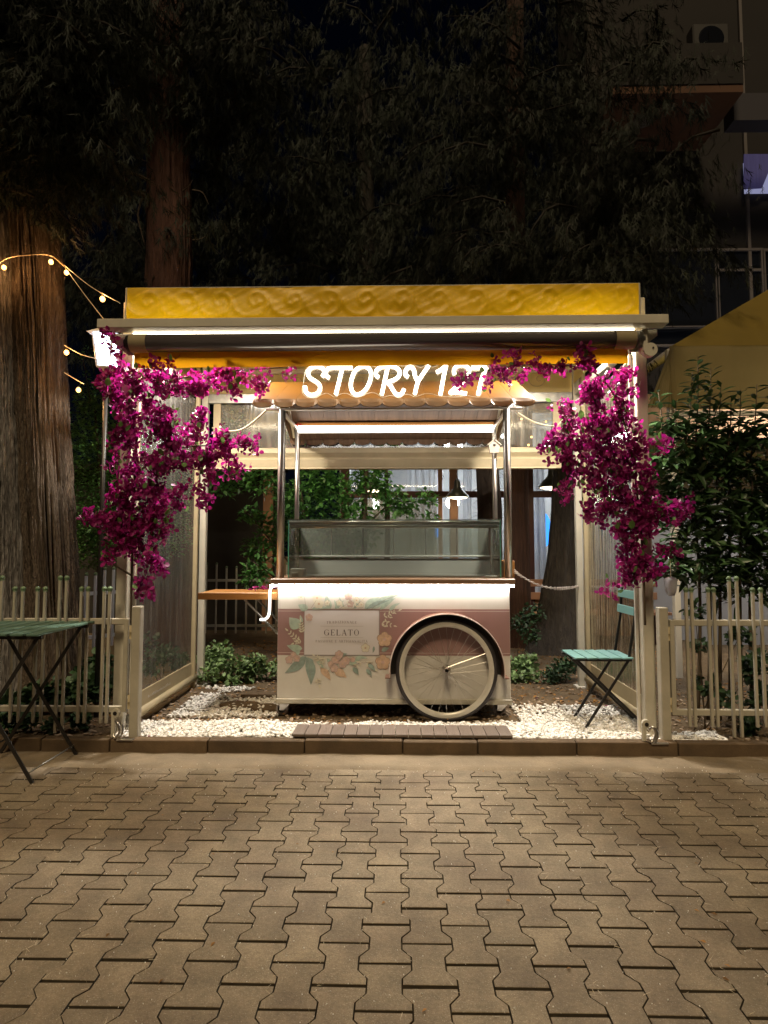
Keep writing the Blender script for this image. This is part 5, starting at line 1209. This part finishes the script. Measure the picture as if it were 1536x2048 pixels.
# low plants
def low_plant(lab, blobs, n, sz, mt, cat='plant', grp='low plants on the soil behind the booth'):
    b = bp3(blobs); h = thing('ground_plant', lab, cat, (b[0][0], b[0][1], GZ-.02), grp); pos, rm, s_ = blob_leaves(b, n, sz, .7); k = pos[:, 2] > GZ-.02
    pos, rm, s_ = pos[k], rm[k], s_[k]
    leaf_parts('leaf', LEAFR, mt, h, pos, rm, s_, 120)
    stems(h, [([Vector((b[0][0]+rnd.uniform(-.05, .05), b[0][1], GZ-.03)), Vector((q[0], q[1], q[2]))], .005) for q in b]); return h
low_plant('round clump of cream-edged variegated leaves between left back post and cart', [(450, 1330, 5.75, 30), (420, 1320, 5.8, 26), (485, 1340, 5.75, 28), (510, 1330, 5.8, 26), (440, 1305, 5.85, 24), (540, 1340, 5.85, 20), (415, 1350, 5.6, 18), (465, 1365, 5.55, 14)], 1500, .048, m_ivy)
low_plant('variegated clump right of the cart below the brown trunk', [(1035, 1335, 5.9, 20), (1055, 1325, 5.95, 18), (1030, 1355, 5.8, 14), (1065, 1350, 5.8, 14)], 520, .05, m_ivy)
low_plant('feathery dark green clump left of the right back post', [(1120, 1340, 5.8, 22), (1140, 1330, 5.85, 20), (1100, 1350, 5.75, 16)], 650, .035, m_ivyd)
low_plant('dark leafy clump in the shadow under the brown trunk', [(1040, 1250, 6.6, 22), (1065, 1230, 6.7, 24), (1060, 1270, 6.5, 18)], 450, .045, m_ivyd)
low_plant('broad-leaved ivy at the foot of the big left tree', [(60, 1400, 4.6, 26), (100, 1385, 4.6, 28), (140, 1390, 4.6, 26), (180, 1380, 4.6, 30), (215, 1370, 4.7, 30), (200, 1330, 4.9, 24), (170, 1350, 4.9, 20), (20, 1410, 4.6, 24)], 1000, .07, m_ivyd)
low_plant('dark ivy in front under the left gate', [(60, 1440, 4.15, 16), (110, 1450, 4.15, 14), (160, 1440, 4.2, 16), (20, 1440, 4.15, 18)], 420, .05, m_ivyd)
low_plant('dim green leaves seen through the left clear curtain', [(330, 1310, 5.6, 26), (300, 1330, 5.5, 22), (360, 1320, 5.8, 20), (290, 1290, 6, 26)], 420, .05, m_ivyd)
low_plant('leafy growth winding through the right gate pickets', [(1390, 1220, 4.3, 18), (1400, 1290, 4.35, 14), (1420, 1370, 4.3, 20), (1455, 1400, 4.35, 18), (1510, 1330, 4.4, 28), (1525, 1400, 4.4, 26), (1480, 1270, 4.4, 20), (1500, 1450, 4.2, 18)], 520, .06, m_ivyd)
# ============================================================ BOUGAINVILLEA
def bract_t():
    vs = []; fs = []
    for k in range(3):
        a = 2*PI*k/3; c, s = math.cos(a), math.sin(a)
        for (r, t, z) in ((0, 0, 0), (.45, -.36, .28), (.45, .36, .28), (.95, 0, .42), (.5, 0, .2), (.8, -.24, .40), (.8, .24, .40)): vs.append((r*c-t*s, r*s+t*c, z))
        b = 7*k; fs += [(b, b+4, b+1), (b, b+2, b+4), (b+1, b+4, b+5), (b+4, b+3, b+5), (b+2, b+6, b+4), (b+4, b+6, b+3)]
    return vs, fs
BRT = bract_t()
def boug(lab, blobs, branches, per):
    b = [(*P(u, v, y), r*y/1200) for u, v, y, r in blobs]; h = thing('bougainvillea', lab, 'flowering vine', (b[-1][0], b[-1][1], GZ), 'bougainvillea on the booth posts')
    pos = []; 
    for (x, y, z, r) in b:
        n = max(9, int(per*2.3*(r/.1)**2))
        kk = max(3, n//7)
        cen = [(x+rnd.gauss(0, .5)*r, y+rnd.gauss(0, .3)*min(r, .09), z+rnd.gauss(0, .5)*r) for _ in range(kk)]
        for _ in range(n):
            c = rnd.choice(cen); pos.append((c[0]+rnd.gauss(0, .028), c[1]+rnd.gauss(0, .022), c[2]+rnd.gauss(0, .028)))
    pos = np.array(pos); n = len(pos); rm = rotmats(rg.uniform(0, 6.28, n), rg.normal(1.3, .7, n), rg.normal(0, .7, n))
    leaf_parts('flower', BRT, m_bract, h, pos, rm, rg.uniform(.029, .045, n), 290)
    k = n//10; ix = rg.choice(n, k); p2 = pos[ix]+rg.normal(0, .03, (k, 3)); leafm = mesh_from('leaf', LEAFR, m_bleaf); off = np.array(wl(h)); r2 = rotmats(rg.uniform(0, 6, k), rg.normal(1.4, .5, k), rg.normal(0, .5, k))
    for i in range(min(k, 190)):
        o = bpy.data.objects.new('leaf', leafm); COL.objects.link(o); o.parent = h; rotlist(o, p2[i]-off, r2[i], float(rg.uniform(.035, .062)))
    mb = MB()
    for pts in branches:
        sp = smoothpath([P(*q) for q in pts], 6); mb.tube(sp, [.008*(1-.6*i/(len(sp)-1)) for i in range(len(sp))], 6)
    obj('vine_stem', mb, m_stem, h, True); return h
boug('magenta bougainvillea covering the left front post of the booth',
 [(228, 668, 3.86, 13), (222, 752, 4.05, 28), (236, 700, 3.95, 10), (235, 790, 3.97, 30), (290, 765, 3.98, 42), (340, 755, 4.0, 34), (390, 765, 4.03, 34), (435, 760, 4.06, 26), (470, 750, 4.1, 18), (505, 752, 4.12, 20), (520, 775, 4.12, 14), (585, 741, 4.05, 10), (250, 830, 3.97, 34), (310, 830, 3.98, 34), (270, 880, 3.97, 36), (330, 860, 4.02, 34), (385, 850, 4.1, 26), (300, 925, 3.97, 38), (350, 915, 4.02, 34), (400, 895, 4.1, 32), (440, 890, 4.15, 26), (480, 888, 4.2, 20), (505, 885, 4.22, 12), (250, 950, 3.97, 26), (410, 935, 4.1, 30), (455, 930, 4.2, 18), (480, 932, 4.2, 12), (405, 985, 4.1, 20), (345, 985, 4.02, 30),
  (285, 985, 3.95, 36), (265, 1035, 3.93, 42), (215, 1040, 3.9, 32), (180, 1038, 3.88, 20), (310, 1045, 3.95, 30), (235, 1005, 3.92, 24), (275, 1085, 3.93, 36), (250, 1075, 3.93, 26), (320, 1060, 3.97, 16), (290, 1125, 3.95, 28), (320, 1133, 3.97, 13), (218, 1118, 3.9, 14), (285, 1160, 3.96, 20), (283, 1190, 3.97, 14), (300, 1030, 3.94, 30)],
 [[(262, 1250, 4.1), (265, 1100, 4.0), (270, 950, 4.0), (280, 850, 4.0), (330, 770, 4.0), (440, 745, 4.05), (560, 735, 4.1), (600, 730, 4.1)], [(270, 950, 4.0), (340, 900, 4.05), (440, 890, 4.15), (510, 885, 4.2)], [(270, 1000, 4.0), (220, 1030, 3.9), (165, 1040, 3.88)], [(262, 1150, 4.0), (230, 1130, 3.9), (210, 1110, 3.9)]], 26)
boug('magenta bougainvillea covering the right front post of the booth',
 [(1165, 705, 3.93, 14), (1175, 730, 3.93, 22), (1130, 738, 3.95, 16), (1085, 738, 3.95, 18), (1050, 735, 3.96, 14), (1010, 742, 3.97, 18), (992, 732, 3.97, 10), (1010, 765, 3.97, 9), (938, 757, 3.95, 5), (918, 764, 3.95, 4), (975, 762, 3.97, 4), (1030, 712, 3.9, 8),
  (1195, 770, 3.98, 24), (1240, 765, 4.0, 24), (1165, 785, 4.0, 18), (1200, 810, 4.0, 24), (1240, 805, 4.0, 32), (1210, 845, 4.0, 30), (1245, 855, 4.0, 36), (1125, 815, 4.2, 16), (1140, 850, 4.2, 20), (1125, 880, 4.2, 28), (1092, 885, 4.25, 16), (1165, 840, 4.1, 20), (1165, 895, 4.1, 32), (1140, 930, 4.15, 26), (1205, 900, 4.05, 36), (1250, 905, 4.0, 38), (1190, 950, 4.05, 34), (1240, 960, 4.0, 40), (1130, 975, 4.15, 14), (1135, 1000, 4.15, 10), (1280, 960, 3.95, 28), (1320, 885, 3.93, 14), (1295, 890, 3.95, 12),
  (1265, 1010, 3.97, 38), (1215, 1010, 4.0, 30), (1180, 1020, 4.05, 16), (1300, 1030, 3.93, 28), (1345, 1018, 3.9, 22), (1375, 1015, 3.9, 8), (1240, 1050, 3.98, 26), (1280, 1065, 3.95, 32), (1325, 1095, 3.9, 18), (1345, 1035, 3.9, 14), (1260, 1100, 3.97, 26), (1290, 1125, 3.95, 28), (1265, 1145, 3.97, 18), (1243, 1160, 3.98, 16), (1228, 1175, 3.98, 9), (1310, 1140, 3.93, 14)],
 [[(1290, 1250, 4.0), (1285, 1100, 3.98), (1270, 950, 4.0), (1250, 850, 4.0), (1215, 770, 4.0), (1160, 735, 3.98), (1050, 730, 3.97), (930, 750, 3.96)], [(1270, 950, 4.0), (1190, 930, 4.05), (1130, 880, 4.2), (1085, 890, 4.25)], [(1190, 930, 4.1), (1150, 870, 4.15), (1120, 810, 4.2)], [(1280, 1050, 3.97), (1330, 1030, 3.92), (1375, 1015, 3.9)]], 26)

# ============================================================ CAFE BEHIND
caf = thing('cafe_pavilion', 'lit cafe pavilion with terracotta posts and sheer curtains behind the cart', 'building', (2.5, 9, 0))
CY = 9.0; czt = 3.4
def X9(u): return X(u, CY)
for u in (690, 908, 1055, 1180, 1330, 1480, 1620):
    mb = MB(); x = X9(u); w_ = .06 if u != 1055 else .09; mb.span((x-w_, CY-.06, 0), (x+w_, CY+.06, czt), .006); obj('post', mb, m_terr if u in (908, 1330) else m_redbr, caf)
mb = MB(); x = X9(881); mb.span((x-.03, CY-.03, .8), (x+.03, CY+.03, czt), .004); obj('mullion', mb, m_terr, caf)
mb = MB(); z = Z(989, CY); mb.span((X9(690), CY-.05, z-.05), (X9(1620), CY+.02, z+.045), .005); obj('transom', mb, m_redbr, caf)
mb = MB(); mb.span((X9(690), CY-.07, czt), (X9(1620), CY+.07, czt+.25), .01); obj('lintel', mb, m_peachw, caf)
mb = MB(); mb.span((X9(690), CY-.04, 0), (X9(1620), CY+.04, .62), .005); obj('low_wall', mb, m_peachw, caf)
mb = MB(); mb.span((X9(690), CY-.1, .62), (X9(1620), CY+.06, .68), .005); obj('sill', mb, m_terr, caf)
mb = MB(); mb.span((X9(685), 12.5, 0), (X9(1625), 12.6, czt)); obj('rear_wall', mb, m_room, caf)
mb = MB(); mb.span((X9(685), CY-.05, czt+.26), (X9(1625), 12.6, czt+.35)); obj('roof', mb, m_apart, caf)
mb = MB(); mb.span((X9(685), CY+.1, .02), (X9(1625), 12.5, .06)); obj('floor', mb, m_terr, caf)
mb = MB(); mb.span((X9(685)-.05, CY, 0), (X9(685), 12.5, czt)); obj('side_wall', mb, m_room, caf)
us = [690, 881, 908, 1055, 1180, 1330, 1480, 1620]
for a, b in zip(us[:-1], us[1:]):
    mb = MB(); mb.span((X9(a)+.05, CY+.01, .7), (X9(b)-.05, CY+.015, Z(989, CY)-.06)); obj('window_pane', mb, m_rear if a < 800 else m_glass, caf)
    mb = MB(); mb.span((X9(a)+.05, CY+.01, Z(989, CY)+.05), (X9(b)-.05, CY+.015, czt-.01)); obj('window_pane', mb, m_glass, caf)
for a, b in ((700, 745), (815, 872), (1075, 1100), (1115, 1175), (1190, 1240), (1340, 1380), (930, 950), (1500, 1560)):
    xs = np.linspace(X9(a), X9(b), 50); mb = MB(); vv = [(x, CY+.25+.03*math.sin(x*60)+.01*math.sin(x*147), z) for x in xs for z in (.5, 1.6, 3.2)]
    mb.add(vv, [(i*3+j, (i+1)*3+j, (i+1)*3+j+1, i*3+j+1) for i in range(49) for j in range(2)]); obj('curtain', mb, m_curt, caf, True)
for i in range(8):
    x = 0.2+i*.95; mb = MB(); mb.box((x, 10.5+(i % 2)*.9, czt-.05), (.45, .45, .04), None, .005); lp = obj('ceiling_lamp', mb, m_ceil, caf)
for u, v, y, s_ in ((905, 975, 10, 1.2), (748, 978, 9.8, .9)): mb = MB(); mb.ball(P(u, v+30, y), .09*s_, 12, 8); obj('globe_lamp', mb, m_ceil, caf, True)
mb = MB(); c = P(1086, 1060, 9.6); mb.ball(c, .13, 14, 10, 2.2); obj('blue_lamp', mb, m_bluel, caf, True)
mb = MB(); c = P(873, 1062, 9.6); mb.ball(c, .05, 10, 8, 2.2); obj('blue_lamp', mb, m_bluel, caf, True)
# shelf of bottles silhouettes in the room
for i in range(16):
    x = X9(700)+.2+i*.34; mb = MB(); hh = rnd.uniform(.5, 1.1); mb.span((x, 11.5, .06), (x+.2, 11.8, .06+hh), .01); obj('cabinet', mb, rnd.choice([m_redbr, m_peachw, m_room, m_terr]), caf)
def pendant(u, v, y, s, lab):
    c = P(u, v, y); p = thing('pendant_lamp', lab, 'lamp', tuple(c), 'pendant lamps in the cafe'); mb = MB()
    mb.lathe([(.24*s, 0), (.235*s, .03*s), (.13*s, .14*s), (.075*s, .2*s), (.06*s, .34*s), (.03*s, .38*s), (.008*s, .40*s), (.008*s, .9)], c, 24); obj('shade', mb, m_shade, p, True)
    mb = MB(); mb.lathe([(.20*s, -.004), (.001, -.045*s)], c, 20); obj('bulb', mb, m_pend, p, True)
pendant(1105, 975, 8.4, .85, 'dark green pendant lamp hanging left of the right bougainvillea')
pendant(915, 995, 8.6, .7, 'warm pendant lamp hanging behind the palm trunk')
pendant(748, 981, 8.7, .7, 'warm pendant lamp glowing behind the shrub')
# bench in front of the cafe
bn = thing('bench', 'plain wooden bench seen between the two right trunks', 'bench', (X(1090, 8.2), 8.2, 0))
for y in (8.1, 8.25, 8.4): mb = MB(); mb.span((X(1020, 8.2), y-.06, .46), (X(1330, 8.2), y+.06, .5), .004); obj('seat_slat', mb, m_terr, bn)
for x in (X(1040, 8.2), X(1310, 8.2)): mb = MB(); mb.span((x-.04, 8.05, 0), (x+.04, 8.45, .455), .004); obj('leg', mb, m_redbr, bn)
for z in (.68, .86): mb = MB(); mb.span((X(1020, 8.2), 8.48, z-.05), (X(1330, 8.2), 8.51, z+.05), .004); obj('back_slat', mb, m_terr, bn)
# dark shed wall on the left
sh = thing('garden_shed', 'dark unlit shed wall beyond the left side of the booth', 'shed', (-3, 9.5, 0))
mb = MB(); mb.span((-7, 9.5, 0), (X(560, 9.5), 9.7, 2.6)); obj('wall', mb, M('shed_wall', (.05, .042, .035), .9, var=.3, vscale=1), sh)
mb = MB(); mb.span((X(525, 9.4), 9.4, 0), (X(545, 9.4), 9.48, 2.5), .005); obj('corner_post', mb, m_terr, sh)
mb = MB(); mb.span((-7.1, 9.3, 2.6), (X(565, 9.5), 9.9, 2.68)); obj('roof', mb, m_apart, sh)

# ============================================================ NEIGHBOURING AWNING
aw = thing('neighbour_awning', 'mustard yellow awning tent with pale valance behind the laurel', 'awning', tuple(P(1440, 820, 6)))
c0 = P(1343, 692, 6.0); c1 = P(1800, 690, 6.0); ap0 = P(1800, 425, 8.0); c3 = Vector((c0.x, 9.5, c0.z))
m_mus = M('mustard_tarpaulin', (.16, .105, .002), .6, var=.2, vscale=1.5, bump=.3, bscale=3, bdist=.03, transl=.1)
m_pval = M('pale_valance', (.24, .185, .07), .6, var=.15, vscale=2, transl=.25, bump=.3, bscale=4, bdist=.02)
mb = MB(); mb.add([c0, c1, ap0, c3, Vector((ap0.x, ap0.y+1.5, ap0.z)), c0-Vector((0,0,.01)), c1-Vector((0,0,.01)), ap0-Vector((0,0,.01))], [(0, 1, 2), (0, 2, 4, 3), (5, 7, 6)]); obj('roof_cloth', mb, m_mus, aw)
zb_ = Z(822, 6.0); vv = []; xs = np.linspace(c0.x-.02, c1.x, 120)
for i, x in enumerate(xs):
    pf_ = .03*math.exp(-(i/6)**2)
    for j in range(6): t = j/5; vv.append((x-(.30*(1-t) if i == 0 else .0)*0, 6.0-pf_*(1-t)+.008*noise.noise((x*3, t, 0)), zb_+(c0.z-zb_)*t))
mb = MB(); mb.add(vv, [(i*6+j, (i+1)*6+j, (i+1)*6+j+1, i*6+j+1) for i in range(119) for j in range(5)]); obj('valance', mb, m_pval, aw, True)
# bunched clear side sheet at its corner
mb = MB(); vv = []
for i in range(25):
    t = i/24; top = c0+Vector((.0, .02*math.sin(i*2.1), 0)); bt = P(1295+t*60, 815, 6.0)+Vector((0, .04*math.sin(i*2.4), 0))
    for j in range(8): vv.append(top.lerp(bt, j/7))
mb.add(vv, [(i*8+j, (i+1)*8+j, (i+1)*8+j+1, i*8+j+1) for i in range(24) for j in range(7)]); obj('gathered_side_sheet', mb, m_pval, aw, True)
for u in (1350, 1640): mb = MB(); x = X(u, 6.05); mb.span((x-.03, 6.02, 0), (x+.03, 6.08, c0.z-.02), .004); obj('post', mb, m_white, aw)
mb = MB(); mb.span((c0.x, 6.01, zb_-.06), (c1.x, 6.05, zb_-.01), .004); obj('front_rail', mb, m_white, aw)
mb = MB(); mb.span((X(1300, 7.6), 7.6, Z(880, 7.6)), (X(1900, 7.6), 7.65, Z(815, 7.6)), .005); obj('inner_beam', mb, m_peachw, aw)
mb = MB(); 
for i in range(9):
    c = X(1340, 7.5)+i*.3; mb.tube([(x, 7.58, z) for x, z in scroll_path(c, Z(845, 7.5), .16, 1)], .005, 5)
obj('scrollwork', mb, m_beige, aw, True)
mb = MB(); mb.box((P(1640, 900, 7.2).x, 7.0, c0.z-.1), (2.2, .3, .04), None, .01); obj('tube_lamp', mb, m_tube, aw)
mb = MB(); mb.span((X(1300, 8.6), 8.55, .0), (X(1900, 8.6), 8.6, 3.1)); obj('inner_partition', mb, m_room, aw)
# white bag hanging on the gate
c = P(1342, 1170, 4.03); mb = MB(); mb.lathe([(.02, .052), (.034, .046), (.042, .03), (.040, -.01), (.034, -.045), (.022, -.07), (.008, -.072)], c, 7)
b_ = thing('hanging_cup', 'small white plastic pouch hanging beside the right booth post', 'pouch', tuple(c), None); obj('pouch', mb, m_plastic, b_, True)
mb = MB(); mb.tube([c+Vector((0, 0, .05)), c+Vector((0, 0, .16))], .002, 4); obj('string', mb, m_cable, b_)

# ============================================================ APARTMENT BUILDING
ap = thing('apartment_building', 'dark apartment block with a balcony and unlit windows above the neighbour awning', 'building', (8, 14, 0)); AY = 14.
def A3(u, v, y=AY): return P(u, v, y)
a, b = A3(1225, 720), A3(2000, -500)
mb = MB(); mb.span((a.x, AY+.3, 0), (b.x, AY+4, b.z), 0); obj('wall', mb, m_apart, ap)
def apw(u0, v0, u1, v1, mg, fr=6, y=AY+.25, splits=(), trans=None):
    p, q = A3(u0, v1, y), A3(u1, v0, y); t = fr/85; mb = MB(); f = MB()
    f.span((p.x-t, y-.04, q.z), (q.x+t, y+.04, q.z+t)); f.span((p.x-t, y-.04, p.z-t), (q.x+t, y+.04, p.z)); f.span((p.x-t, y-.04, p.z+.001), (p.x, y+.04, q.z-.001)); f.span((q.x, y-.04, p.z+.001), (q.x+t, y+.04, q.z-.001))
    if trans: z = A3(u0, trans, y).z; f.span((p.x+.001, y-.03, z-t/2), (q.x-.001, y+.03, z+t/2))
    w0 = obj('window', f, m_apfr, ap); mb.span((p.x, y+.01, p.z), (q.x, y+.02, q.z)); obj('pane', mb, mg, w0)
apw(1240, 502, 1428, 690, m_apgl, 5); apw(1440, 502, 1520, 640, m_apgl, 5, trans=541); apw(1534, 502, 1640, 640, m_apgl, 5)
mb = MB(); p, q = A3(1270, 250, AY-1.2), A3(1478, 190, AY+.25)
# balcony slab seen from below with its round ceiling lamp
z = 8.9
lo = [P(1225, 188, 12.4), P(1490, 186, 12.4)]
z = lo[0].z; 
mb = MB(); mb.span((P(1225, 188, 12.4).x, 12.4, z-.0), (P(1487, 188, 12.4).x, AY+.3, z+.18), .0); bal = obj('balcony_slab', mb, m_slab, ap)
mb = MB(); mb.span((P(1225, 188, 12.4).x, 12.38, z+.18), (P(1487, 188, 12.4).x, 12.42, z+1.1)); obj('balcony_front', mb, m_apart, bal)
mb = MB(); mb.lathe([(.2, -.06), (.22, -.02), (.22, 0)], (P(1285, 230, 13.2).x, 13.2, z), 20); obj('ceiling_light_unlit', mb, m_apfr, bal)
mb = MB(); mb.span((P(1488, 190, 12.4).x, 12.8, P(1500, 240, 12.8).z), (b.x, 13.2, P(1500, 186, 12.8).z)); obj('pale_parapet', mb, M('pale_parapet_paint', (.03, .027, .034), .8), ap)
p, q = A3(1500, 376), A3(1640, 312); mb = MB(); mb.span((p.x, AY+.2, p.z), (q.x, AY+.24, q.z)); lw = obj('lit_window', mb, m_whitec, ap)
pts = [A3(1488, 378, AY+.1), A3(1488, 308, AY+.1), A3(1552, 308, AY+.1), A3(1524, 376, AY+.1)]
mb = MB(); mb.prism([(t_.x, t_.z) for t_ in pts], AY+.1, AY+.12); obj('blue_curtain', mb, m_bluec, lw)
c = A3(1415, 88, AY-.1); ac = MB(); ac.box(c, (.85, .35, .75), None, .03); a_ = obj('air_conditioner', ac, M('dirty_casing', (.018, .015, .013), .7), ap); mb = MB(); mb.lathe([(.27, -.19), (.3, -.185), (.3, -.178)], c, 24, 'y'); obj('fan_grille', mb, m_apgl, a_)
mb = MB(); mb.span((A3(1488, 0).x, AY+.22, 0), (A3(1494, 0).x, AY+.28, b.z)); obj('downpipe', mb, m_apfr, ap)
mb = MB(); p, q = A3(1300, 657, AY+.2), A3(1700, 652, AY+.2); mb.span((p.x, AY+.1, p.z), (q.x, AY+.25, q.z)); obj('ledge', mb, m_apfr, ap)
